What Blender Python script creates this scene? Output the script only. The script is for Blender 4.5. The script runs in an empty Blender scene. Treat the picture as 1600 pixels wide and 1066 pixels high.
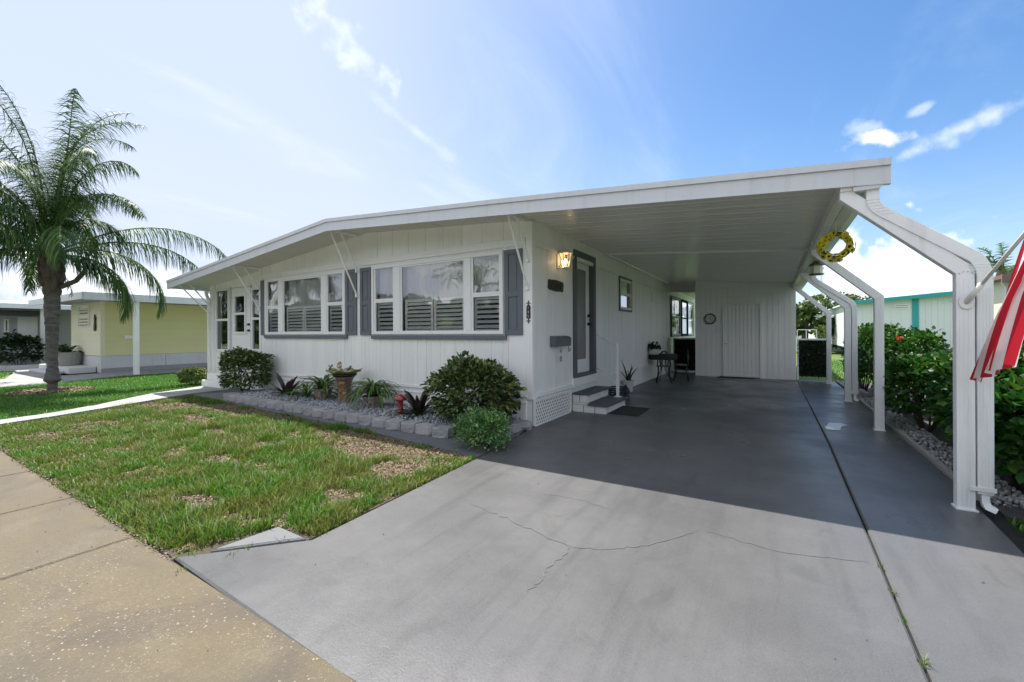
import bpy, math, random
import numpy as np
from mathutils import Vector, Matrix, Euler
random.seed(7)
rng = np.random.default_rng(11)
PI = math.pi
S = bpy.context.scene
COL = S.collection

# ------------------------------------------------------------------ camera
cd = bpy.data.cameras.new('camera'); cam = bpy.data.objects.new('camera', cd); COL.objects.link(cam)
cd.sensor_width = 36.0
cd.lens = 661.0 / 1600.0 * 36.0
cd.shift_y = -14.0 / 1600.0
cd.clip_start = 0.05; cd.clip_end = 3000
cam.location = (0, 0, 1.4)
yaw = math.atan2(405, 661)
cam.matrix_world = Matrix.Translation((0, 0, 1.4)) @ Euler((PI/2, 0, yaw)).to_matrix().to_4x4() @ Matrix.Rotation(math.radians(-0.27), 4, 'Z')
S.camera = cam
S.render.resolution_x = 1024; S.render.resolution_y = 682
S.view_settings.view_transform = 'Standard'; S.view_settings.look = 'None'
S.view_settings.gamma = 1; S.view_settings.use_curve_mapping = False
S.view_settings.exposure = 1.17
S.render.engine = 'CYCLES'
S.cycles.use_denoising = True
S.cycles.max_bounces = 8; S.cycles.diffuse_bounces = 5; S.cycles.transparent_max_bounces = 24
S.cycles.sample_clamp_indirect = 8

# ------------------------------------------------------------------ sun and sky
SUN = Vector((-0.42, 0.25, 1.0)).normalized()
SUN_EL = math.asin(SUN.z); SUN_AZ = math.atan2(SUN.x, SUN.y)
sl = bpy.data.lights.new('sun', 'SUN'); sl.energy = 4.1; sl.angle = math.radians(0.5); sl.color = (1.0, 0.955, 0.89)
so = bpy.data.objects.new('sun', sl); COL.objects.link(so)
so.rotation_euler = (-SUN).to_track_quat('-Z', 'Y').to_euler(); so.location = (-8, 5, 20)

W = bpy.data.worlds.new('World'); S.world = W; W.use_nodes = True
nt = W.node_tree; nt.nodes.clear()
def N(nt, t, **k):
    n = nt.nodes.new(t)
    for a, v in k.items():
        if a.startswith('i_'): n.inputs[a[2:].replace('_', ' ')].default_value = v
        elif a.startswith('n_'): n.inputs[int(a[2:])].default_value = v
        else: setattr(n, a, v)
    return n
def math_n(nt, op, a, b=None, c=None, clamp=False):
    n = nt.nodes.new('ShaderNodeMath'); n.operation = op; n.use_clamp = clamp
    for i, x in enumerate((a, b, c)):
        if x is None: continue
        if isinstance(x, (int, float)): n.inputs[i].default_value = x
        else: nt.links.new(x, n.inputs[i])
    return n.outputs[0]
def mixc(nt, f, a, b):
    n = nt.nodes.new('ShaderNodeMix'); n.data_type = 'RGBA'
    for s, x in ((n.inputs[0], f), (n.inputs[6], a), (n.inputs[7], b)):
        if isinstance(x, (int, float)): s.default_value = x
        elif isinstance(x, tuple): s.default_value = (*x, 1) if len(x) == 3 else x
        else: nt.links.new(x, s)
    return n.outputs[2]
def build_world():
    L = nt.links
    out = N(nt, 'ShaderNodeOutputWorld'); bg = N(nt, 'ShaderNodeBackground'); bg.inputs[1].default_value = 0.10
    sky = N(nt, 'ShaderNodeTexSky', sky_type='NISHITA', sun_disc=False, sun_elevation=SUN_EL, sun_rotation=SUN_AZ,
            altitude=0, air_density=1.0, dust_density=0.6, ozone_density=3.0)
    tc = N(nt, 'ShaderNodeTexCoord')
    nrm = N(nt, 'ShaderNodeVectorMath', operation='NORMALIZE'); L.new(tc.outputs['Generated'], nrm.inputs[0])
    D = nrm.outputs[0]
    sep = N(nt, 'ShaderNodeSeparateXYZ'); L.new(D, sep.inputs[0])
    z = sep.outputs[2]
    def dot(v):
        n = N(nt, 'ShaderNodeVectorMath', operation='DOT_PRODUCT'); L.new(D, n.inputs[0]); n.inputs[1].default_value = v
        return n.outputs['Value']
    # milky veil of high thin cloud around the sun's side and along the horizon
    # thin high overcast everywhere but for a clearing to the north-east
    cl_ = N(nt, 'ShaderNodeMapRange', interpolation_type='SMOOTHSTEP'); L.new(dot(Vector((.30,.85,.46)).normalized()[:]), cl_.inputs[0])
    cl_.inputs[1].default_value = 0.35; cl_.inputs[2].default_value = 1.04; cl_.inputs[3].default_value = 0.90; cl_.inputs[4].default_value = 0.0
    veil = cl_.outputs[0]
    hz = math_n(nt, 'POWER', math_n(nt, 'SUBTRACT', 1.0, math_n(nt, 'MAXIMUM', z, 0.0)), 7.0)
    hz = math_n(nt, 'MULTIPLY', hz, 0.85)
    west = math_n(nt, 'MULTIPLY_ADD', dot(Vector((-0.8, 0.6, 0)).normalized()[:]), 0.55, 0.45, clamp=True)
    hz = math_n(nt, 'MULTIPLY', hz, math_n(nt, 'MULTIPLY_ADD', west, 0.6, 0.5))
    v = math_n(nt, 'MAXIMUM', veil, 0.0); v = math_n(nt, 'ADD', v, hz, clamp=True)
    sat = N(nt, 'ShaderNodeHueSaturation'); L.new(sky.outputs[0], sat.inputs['Color']); sat.inputs['Saturation'].default_value = 1.22; sat.inputs['Value'].default_value = 0.84; c0 = sat.outputs[0]
    c1 = mixc(nt, v, c0, (3.45, 3.9, 4.95))
    # clouds in flat layer coordinates (direction projected on a plane overhead)
    zz = math_n(nt, 'ADD', math_n(nt, 'MAXIMUM', z, 0.0), 0.12)
    dv = N(nt, 'ShaderNodeVectorMath', operation='DIVIDE'); L.new(D, dv.inputs[0])
    cmb = N(nt, 'ShaderNodeCombineXYZ'); L.new(zz, cmb.inputs[0]); L.new(zz, cmb.inputs[1]); cmb.inputs[2].default_value = 1e6
    L.new(cmb.outputs[0], dv.inputs[1])
    mp = N(nt, 'ShaderNodeMapping'); L.new(dv.outputs[0], mp.inputs[0]); mp.inputs['Rotation'].default_value = (0, 0, 0.5); mp.inputs['Scale'].default_value = (1.6, 0.8, 1)
    n1 = N(nt, 'ShaderNodeTexNoise'); L.new(mp.outputs[0], n1.inputs['Vector']); n1.inputs['Scale'].default_value = 0.9; n1.inputs['Detail'].default_value = 7; n1.inputs['Roughness'].default_value = 0.6; n1.inputs['Distortion'].default_value = 0.7
    def ramp(x, a, b):
        r = N(nt, 'ShaderNodeMapRange', interpolation_type='SMOOTHSTEP'); L.new(x, r.inputs[0]); r.inputs[1].default_value = a; r.inputs[2].default_value = b
        return r.outputs[0]
    cir = math_n(nt, 'MULTIPLY', ramp(n1.outputs[0], 0.50, 0.85), 0.30)
    # single clouds: a soft ellipse round a direction, broken up by noise
    n2 = N(nt, 'ShaderNodeTexNoise'); L.new(D, n2.inputs['Vector']); n2.inputs['Scale'].default_value = 9; n2.inputs['Detail'].default_value = 8; n2.inputs['Roughness'].default_value = 0.62
    n3 = N(nt, 'ShaderNodeTexNoise'); L.new(D, n3.inputs['Vector']); n3.inputs['Scale'].default_value = 26; n3.inputs['Detail'].default_value = 7
    def blob(c, ax, wx, wz, lo, hi, noise, k, ns):
        c = Vector(c).normalized(); ax = Vector(ax); ax = (ax - c*ax.dot(c)).normalized(); up = c.cross(ax)
        a = math_n(nt, 'DIVIDE', dot(tuple(ax)), wx); b = math_n(nt, 'DIVIDE', dot(tuple(up)), wz)
        r = math_n(nt, 'SQRT', math_n(nt, 'ADD', math_n(nt, 'MULTIPLY', a, a), math_n(nt, 'MULTIPLY', b, b)))
        front = math_n(nt, 'GREATER_THAN', dot(tuple(c)), 0.3)
        s = math_n(nt, 'SUBTRACT', 1.0, r)
        s = math_n(nt, 'ADD', s, math_n(nt, 'MULTIPLY', math_n(nt, 'SUBTRACT', noise, 0.5), ns))
        return math_n(nt, 'MULTIPLY', math_n(nt, 'MULTIPLY', ramp(s, lo, hi), k), front)
    X = (1, 0.15, 0)
    cl = [
        blob((139, 860, 298), X, 0.050, 0.020, 0.0, 0.7, n3.outputs[0], 0.9, 2.2),
        blob((132, 860, 318), X, 0.05, 0.022, 0.2, 1.0, n3.outputs[0], 0.35, 2.4),
        blob((250, 928, 312), (1, 0, 0.45), 0.080, 0.020, 0.0, 1.3, n3.outputs[0], 0.5, 3.4),
        blob((200, 900, 345), (1, 0, 0.45), 0.03, 0.010, 0.0, 0.9, n3.outputs[0], 0.35, 2.4),
        blob((140, 870, 80), X, 0.13, 0.09, 0.0, 0.6, n3.outputs[0], 0.85, 3.0),
        blob((260, 900, 30), X, 0.30, 0.04, 0.0, 0.8, n2.outputs[0], 0.5, 2.6),
        blob((-560, 430, 450), (-0.5, -0.45, 0.75), 0.20, 0.05, 0.3, 2.0, n3.outputs[0], 0.50, 4.2),
        blob((-480, 500, 320), (-0.6, -0.5, 0.6), 0.12, 0.02, 0.0, 1.2, n2.outputs[0], 0.35, 2.6),
        blob((-900, 230, 70), (0, 1, 0), 0.20, 0.07, 0.0, 0.5, n2.outputs[0], 0.75, 2.6),
    ]
    # broken cumulus added unseen in the southern sky, behind the viewer, to brighten shaded walls
    south = ramp(dot((0.0, -1.0, 0.0)), -0.1, 0.35)
    n4 = N(nt, 'ShaderNodeTexNoise'); L.new(D, n4.inputs['Vector']); n4.inputs['Scale'].default_value = 4.5; n4.inputs['Detail'].default_value = 8; n4.inputs['Roughness'].default_value = 0.6
    cum = math_n(nt, 'MULTIPLY', math_n(nt, 'MULTIPLY', ramp(n4.outputs[0], 0.44, 0.56), south), 0.95)
    tot = math_n(nt, 'MAXIMUM', cir, cum)
    for c in cl: tot = math_n(nt, 'MAXIMUM', tot, c)
    c2 = mixc(nt, tot, c1, (6.0, 6.2, 6.5))
    L.new(c2, bg.inputs[0]); L.new(bg.outputs[0], out.inputs[0])
build_world()

# ------------------------------------------------------------------ materials
MATS = {}
def pm(name, col, rough=0.6, var=0.0, vs=3.0, bump=0.0, bs=40.0, col2=None, m2=0.5, sc2=2.0, metal=0.0, spec=0.5, rnd=0.0, island=0.0, emit=None, trans=0.0, stretch=None, coat=0.0, grime=0.0):
    """one procedural surface: base colour, a second colour in patches, value noise, fine relief, per-object / per-island variation"""
    m = bpy.data.materials.new(name); m.use_nodes = True; nt = m.node_tree; L = nt.links
    b = nt.nodes['Principled BSDF']; out = nt.nodes['Material Output']
    geo = N(nt, 'ShaderNodeNewGeometry'); P = geo.outputs['Position']
    if stretch:
        mp = N(nt, 'ShaderNodeMapping'); L.new(P, mp.inputs[0]); mp.inputs['Scale'].default_value = stretch; P = mp.outputs[0]
    c = (*col, 1)
    cur = None
    if col2:
        n = N(nt, 'ShaderNodeTexNoise'); L.new(P, n.inputs['Vector']); n.inputs['Scale'].default_value = sc2; n.inputs['Detail'].default_value = 6; n.inputs['Roughness'].default_value = 0.65
        r = N(nt, 'ShaderNodeMapRange', interpolation_type='SMOOTHSTEP'); L.new(n.outputs[0], r.inputs[0]); r.inputs[1].default_value = m2 - 0.12; r.inputs[2].default_value = m2 + 0.12
        cur = mixc(nt, r.outputs[0], tuple(col), tuple(col2))
    hsv = None
    if var or rnd or island or grime:
        hsv = N(nt, 'ShaderNodeHueSaturation'); hsv.inputs['Color'].default_value = c
        if cur: L.new(cur, hsv.inputs['Color'])
        val = 1.0
        if var:
            n = N(nt, 'ShaderNodeTexNoise'); L.new(P, n.inputs['Vector']); n.inputs['Scale'].default_value = vs; n.inputs['Detail'].default_value = 8; n.inputs['Roughness'].default_value = 0.6
            val = math_n(nt, 'MULTIPLY_ADD', math_n(nt, 'SUBTRACT', n.outputs[0], 0.5), var*2.5, 1.0)
        if rnd:
            oi = N(nt, 'ShaderNodeObjectInfo')
            val = math_n(nt, 'ADD', val, math_n(nt, 'MULTIPLY', math_n(nt, 'SUBTRACT', oi.outputs['Random'], 0.5), rnd*2))
        if island:
            val = math_n(nt, 'ADD', val, math_n(nt, 'MULTIPLY', math_n(nt, 'SUBTRACT', geo.outputs['Random Per Island'], 0.5), island*2))
            L.new(math_n(nt, 'MULTIPLY_ADD', math_n(nt, 'FRACT', math_n(nt, 'MULTIPLY', geo.outputs['Random Per Island'], 17.3)), 0.06*min(1, island*2), 0.5-0.03*min(1, island*2)), hsv.inputs['Hue'])
        if not isinstance(val, float): L.new(val, hsv.inputs['Value'])
        cur = hsv.outputs[0]
    if grime:
        n = N(nt, 'ShaderNodeTexNoise'); mp = N(nt, 'ShaderNodeMapping'); L.new(geo.outputs['Position'], mp.inputs[0]); mp.inputs['Scale'].default_value = (7, 7, 0.7)
        L.new(mp.outputs[0], n.inputs['Vector']); n.inputs['Scale'].default_value = 1.5; n.inputs['Detail'].default_value = 9; n.inputs['Roughness'].default_value = 0.7
        r = N(nt, 'ShaderNodeMapRange', interpolation_type='SMOOTHSTEP'); L.new(n.outputs[0], r.inputs[0]); r.inputs[1].default_value = 0.48; r.inputs[2].default_value = 0.8
        cur = mixc(nt, math_n(nt, 'MULTIPLY', r.outputs[0], grime), cur, (0.28, 0.26, 0.21))
    if cur: L.new(cur, b.inputs['Base Color'])
    else: b.inputs['Base Color'].default_value = c
    b.inputs['Roughness'].default_value = rough; b.inputs['Metallic'].default_value = metal
    b.inputs['Specular IOR Level'].default_value = spec
    if coat: b.inputs['Coat Weight'].default_value = coat; b.inputs['Coat Roughness'].default_value = 0.12
    if emit: b.inputs['Emission Color'].default_value = (*emit[0], 1); b.inputs['Emission Strength'].default_value = emit[1]
    if bump:
        n = N(nt, 'ShaderNodeTexNoise'); L.new(P, n.inputs['Vector']); n.inputs['Scale'].default_value = bs; n.inputs['Detail'].default_value = 6
        bp = N(nt, 'ShaderNodeBump'); L.new(n.outputs[0], bp.inputs['Height']); bp.inputs['Strength'].default_value = min(1, bump*1.0); bp.inputs['Distance'].default_value = 0.02
        L.new(bp.outputs[0], b.inputs['Normal'])
    if trans:
        tr = N(nt, 'ShaderNodeBsdfTranslucent'); mx = N(nt, 'ShaderNodeMixShader'); mx.inputs[0].default_value = trans
        if cur:
            mu = mixc(nt, 0.0, cur, (1, 1, 1)); L.new(mu, tr.inputs[0])
        else: tr.inputs[0].default_value = c
        L.new(b.outputs[0], mx.inputs[1]); L.new(tr.outputs[0], mx.inputs[2]); L.new(mx.outputs[0], out.inputs[0])
    MATS[name] = m
    return m
def leafmat(name, col, col2=None, **k):
    k.setdefault('rough', 0.42); k.setdefault('island', 0.48); k.setdefault('trans', 0.28)
    return pm(name, col, col2=col2, sc2=k.pop('sc2', 9.0), **k)

def glassmat(name, tint, refl, rough=0.0, opaque=0.0):
    m = bpy.data.materials.new(name); m.use_nodes = True; nt = m.node_tree; L = nt.links
    nt.nodes.remove(nt.nodes['Principled BSDF']); out = nt.nodes['Material Output']
    tr = N(nt, 'ShaderNodeBsdfTransparent'); tr.inputs[0].default_value = (*tint, 1)
    gl = N(nt, 'ShaderNodeBsdfGlossy'); gl.inputs['Roughness'].default_value = rough; gl.inputs[0].default_value = (1, 1, 1, 1)
    fr = N(nt, 'ShaderNodeFresnel'); fr.inputs[0].default_value = 1.6
    n = N(nt, 'ShaderNodeTexNoise'); geo = N(nt, 'ShaderNodeNewGeometry'); L.new(geo.outputs['Position'], n.inputs['Vector']); n.inputs['Scale'].default_value = 1.6; n.inputs['Detail'].default_value = 1
    bp = N(nt, 'ShaderNodeBump'); L.new(n.outputs[0], bp.inputs['Height']); bp.inputs['Distance'].default_value = 0.02; bp.inputs['Strength'].default_value = 0.25; L.new(bp.outputs[0], gl.inputs['Normal'])
    f = math_n(nt, 'ADD', fr.outputs[0], refl, clamp=True)
    mx = N(nt, 'ShaderNodeMixShader'); L.new(f, mx.inputs[0]); L.new(tr.outputs[0], mx.inputs[1]); L.new(gl.outputs[0], mx.inputs[2]); L.new(mx.outputs[0], out.inputs[0])
    MATS[name] = m; return m

M = MATS
pm('white_siding', (0.85, 0.845, 0.83), 0.45, var=0.03, vs=2.0, bump=0.05, bs=120, rnd=0.03, grime=0.20)
pm('white_trim', (0.85, 0.845, 0.83), 0.4, var=0.03, vs=4, bump=0.03, bs=60, grime=0.14)
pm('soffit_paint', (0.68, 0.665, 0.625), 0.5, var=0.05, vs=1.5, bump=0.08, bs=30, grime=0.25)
pm('slat_white', (0.90, 0.90, 0.89), 0.35, var=0.01)
pm('vinyl_white', (0.82, 0.82, 0.82), 0.3, var=0.015, vs=6)
pm('fascia_paint', (0.60, 0.61, 0.64), 0.42, var=0.06, vs=2.5, bump=0.05, bs=25, grime=0.30)
pm('pan_white', (0.78, 0.77, 0.73), 0.22, var=0.05, vs=1.2, bump=0.5, bs=3.0, stretch=(1.0, 7, 1.0), spec=0.6)
pm('shed_white', (0.80, 0.80, 0.78), 0.14, var=0.03, vs=2, bump=0.28, bs=6, rnd=0.02, spec=0.6)
pm('post_white', (0.80, 0.805, 0.81), 0.38, var=0.05, vs=5, bump=0.06, bs=30, grime=0.28)
pm('shutter_gray', (0.125, 0.14, 0.165), 0.5, var=0.06, vs=6, bump=0.05, bs=150)
pm('door_gray', (0.10, 0.105, 0.115), 0.5, var=0.06, vs=6)
pm('curtain', (0.80, 0.80, 0.78), 0.9, var=0.05, vs=2, stretch=(14, 14, 0.6), trans=0.3)
pm('room_dark', (0.10, 0.095, 0.09), 0.9)
pm('room_light', (0.45, 0.43, 0.40), 0.9)
pm('black_metal', (0.02, 0.02, 0.022), 0.4, metal=0.3)
pm('steel', (0.5, 0.5, 0.5), 0.35, metal=0.9)
pm('carved_wood', (0.045, 0.03, 0.022), 0.45, var=0.25, vs=12, bump=0.5, bs=60)
pm('mailbox_gray', (0.12, 0.125, 0.13), 0.45, var=0.08, vs=20)
pm('tread_gray', (0.085, 0.09, 0.095), 0.6, var=0.12, vs=6, bump=0.3, bs=160)
pm('painted_brick', (0.74, 0.74, 0.72), 0.6, var=0.07, vs=18, bump=0.5, bs=70, rnd=0.05)
pm('rubber', (0.028, 0.025, 0.024), 0.85, var=0.2, vs=30, bump=0.6, bs=300)
pm('edge_block', (0.33, 0.32, 0.32), 0.85, var=0.16, vs=14, bump=0.8, bs=70, rnd=0.10)
pm('gravel_blue', (0.32, 0.335, 0.36), 0.75, island=0.42, var=0.1, vs=40)
pm('gravel_white', (0.34, 0.34, 0.335), 0.75, island=0.4, var=0.1, vs=40)
pm('bed_soil', (0.07, 0.065, 0.062), 0.95, var=0.2, vs=30, bump=0.8, bs=60)
pm('lawn_soil', (0.085, 0.062, 0.042), 0.95, var=0.25, vs=9, bump=0.9, bs=80, col2=(0.045, 0.055, 0.02), sc2=2.2)
pm('far_grass', (0.065, 0.125, 0.018), 0.9, var=0.22, vs=5, bump=1.0, bs=60, col2=(0.10, 0.15, 0.03), sc2=0.7)
pm('grass_blade', (0.080, 0.190, 0.012), 0.5, island=0.50, trans=0.33, col2=(0.150, 0.175, 0.030), sc2=2.4)
pm('grass_lush', (0.06, 0.20, 0.015), 0.5, island=0.32, trans=0.33, col2=(0.09, 0.22, 0.02), sc2=1.2)
pm('grass_dry', (0.25, 0.19, 0.10), 0.8, island=0.4, trans=0.15)
pm('mulch_chip', (0.21, 0.155, 0.10), 0.9, island=0.5)
pm('asphalt', (0.20, 0.195, 0.185), 0.9, var=0.15, vs=3, bump=0.6, bs=150)
pm('path_concrete', (0.34, 0.34, 0.33), 0.85, var=0.10, vs=2.5, bump=0.4, bs=90, col2=(0.25, 0.247, 0.235), sc2=1.5, m2=0.55)
pm('clay', (0.34, 0.33, 0.30), 0.8, var=0.12, vs=12, bump=0.4, bs=40)
pm('strip_gray', (0.125, 0.128, 0.135), 0.7, var=0.12, vs=4, bump=0.3, bs=90)
leafmat('bush_leaf', (0.070, 0.115, 0.025), (0.30, 0.35, 0.12), sc2=26, m2=0.54, rough=0.35)
leafmat('bush_leaf_dark', (0.032, 0.068, 0.016), (0.11, 0.14, 0.05), sc2=24, m2=0.6, rough=0.32)
leafmat('fern_leaf', (0.075, 0.19, 0.055), (0.32, 0.50, 0.16), sc2=9, m2=0.56)
leafmat('lime_leaf', (0.16, 0.24, 0.05), (0.34, 0.40, 0.14), sc2=20)
leafmat('shrub_leaf', (0.022, 0.078, 0.011), (0.055, 0.15, 0.018), sc2=3.0, rough=0.45, spec=0.35)
leafmat('shrub_leaf_big', (0.027, 0.082, 0.014), rough=0.5, spec=0.3, rnd=0.4, island=0.0, bump=0.2, bs=30)
leafmat('hedge_leaf', (0.025, 0.055, 0.016), rough=0.4)
leafmat('tree_leaf', (0.05, 0.10, 0.02), (0.09, 0.14, 0.03), sc2=1.0)
leafmat('palm_leaf', (0.045, 0.10, 0.032), (0.085, 0.16, 0.03), sc2=1.3, rough=0.5, spec=0.25, trans=0.2)
leafmat('palm_leaf_light', (0.10, 0.16, 0.03), (0.16, 0.20, 0.05), sc2=1.3, rough=0.35, trans=0.3)
leafmat('pot_leaf', (0.035, 0.11, 0.02), (0.10, 0.20, 0.04), sc2=14, rough=0.3, rnd=0.35)
leafmat('purple_leaf', (0.075, 0.028, 0.045), (0.03, 0.035, 0.022), sc2=12, rough=0.35, rnd=0.3)
leafmat('dark_leaf', (0.02, 0.05, 0.016), rough=0.35)
pm('bark_palm', (0.15, 0.14, 0.128), 0.9, var=0.2, vs=9, bump=0.9, bs=28, stretch=(1, 1, 2.6), col2=(0.085, 0.078, 0.07), sc2=5)
pm('boot_fiber', (0.11, 0.088, 0.06), 0.9, var=0.3, vs=14, bump=0.9, bs=40, stretch=(3, 3, 0.6))
pm('stem_green', (0.08, 0.12, 0.03), 0.6, var=0.15, vs=8)
pm('bark', (0.09, 0.07, 0.05), 0.9, var=0.25, vs=8, bump=0.8, bs=30)
pm('flower_pink', (0.55, 0.16, 0.30), 0.6, island=0.3, trans=0.2)
pm('flower_red', (0.65, 0.06, 0.04), 0.6, trans=0.2)
pm('sunflower', (0.62, 0.55, 0.03), 0.6, island=0.25, rnd=0.12)
pm('flower_core', (0.04, 0.02, 0.01), 0.9)
pm('yellow_siding', (0.74, 0.70, 0.38), 0.5, var=0.03, vs=2, rnd=0.02)
pm('cream_siding', (0.78, 0.74, 0.55), 0.5, var=0.03, vs=2, rnd=0.02)
pm('skirt_white', (0.62, 0.62, 0.64), 0.6, var=0.07, vs=2, grime=0.3)
pm('gray_siding', (0.45, 0.46, 0.48), 0.55, var=0.04, vs=2, rnd=0.03)
pm('roof_gray', (0.30, 0.31, 0.34), 0.6, var=0.07, vs=1.5)
pm('roof_brown', (0.20, 0.12, 0.10), 0.6, var=0.07, vs=3)
pm('teal_paint', (0.02, 0.34, 0.36), 0.45, var=0.04, vs=2)
pm('far_white', (0.70, 0.735, 0.75), 0.5, var=0.03, vs=1, rnd=0.02)
pm('window_dark', (0.02, 0.025, 0.03), 0.06, spec=0.8)
pm('joint_dark', (0.012, 0.012, 0.012), 0.95)
pm('crack', (0.100, 0.1005, 0.101), 0.7, var=0.1, vs=10)
pm('flag_red', (0.50, 0.012, 0.03), 0.7, var=0.04, vs=6, trans=0.35)
pm('flag_white', (0.75, 0.74, 0.74), 0.7, var=0.03, vs=6, trans=0.35)
pm('flag_blue', (0.015, 0.02, 0.09), 0.7, trans=0.2)
pm('pole_white', (0.75, 0.75, 0.74), 0.4)
pm('lamp_white', (0.72, 0.71, 0.68), 0.4)
pm('bulb', (1, 0.8, 0.45), 0.5, emit=((1.0, 0.62, 0.25), 3.5))
glassmat('window_glass', (0.97, 0.98, 0.98), 0.12)
glassmat('dark_glass', (0.84, 0.86, 0.88), 0.05)
glassmat('lamp_glass', (0.85, 0.80, 0.70), 0.0, rough=0.15)
pm('frosted_glass', (0.20, 0.205, 0.205), 0.25, var=0.06, vs=3, spec=0.6)
pm('screen_dark', (0.05, 0.052, 0.055), 0.3)
pm('ceramic_green', (0.09, 0.16, 0.035), 0.25, col2=(0.30, 0.26, 0.05), sc2=14, coat=0.4)
pm('ceramic_blue', (0.05, 0.09, 0.10), 0.3, col2=(0.25, 0.10, 0.05), sc2=16, coat=0.4)
pm('ceramic_mix', (0.16, 0.15, 0.12), 0.3, col2=(0.30, 0.10, 0.05), sc2=15, coat=0.3)
pm('ceramic_tan', (0.45, 0.36, 0.24), 0.4)
pm('ceramic_orange', (0.24, 0.07, 0.03), 0.35)
pm('ceramic_yellow', (0.30, 0.20, 0.04), 0.35)
pm('mosaic_pot', (0.10, 0.075, 0.065), 0.4, col2=(0.32, 0.28, 0.23), sc2=22)
pm('red_enamel', (0.28, 0.018, 0.02), 0.3, var=0.12, vs=20, coat=0.4)
pm('white_pot', (0.52, 0.52, 0.50), 0.6, var=0.05, vs=10)
pm('basket_white', (0.7, 0.7, 0.68), 0.6)
pm('hose_black', (0.012, 0.014, 0.013), 0.35)
pm('clock_face', (0.60, 0.60, 0.55), 0.5)
pm('clock_rim', (0.09, 0.09, 0.085), 0.4)
pm('birdhouse_cream', (0.60, 0.58, 0.42), 0.55, var=0.05, vs=10)
pm('birdhouse_roof', (0.10, 0.11, 0.07), 0.6)
pm('wet_patch', (0.42, 0.43, 0.44), 0.3, var=0.2, vs=14)
pm('stone_rough', (0.22, 0.22, 0.23), 0.9, island=0.3, var=0.2, vs=8)
pm('twig', (0.05, 0.03, 0.02), 0.9)

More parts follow.
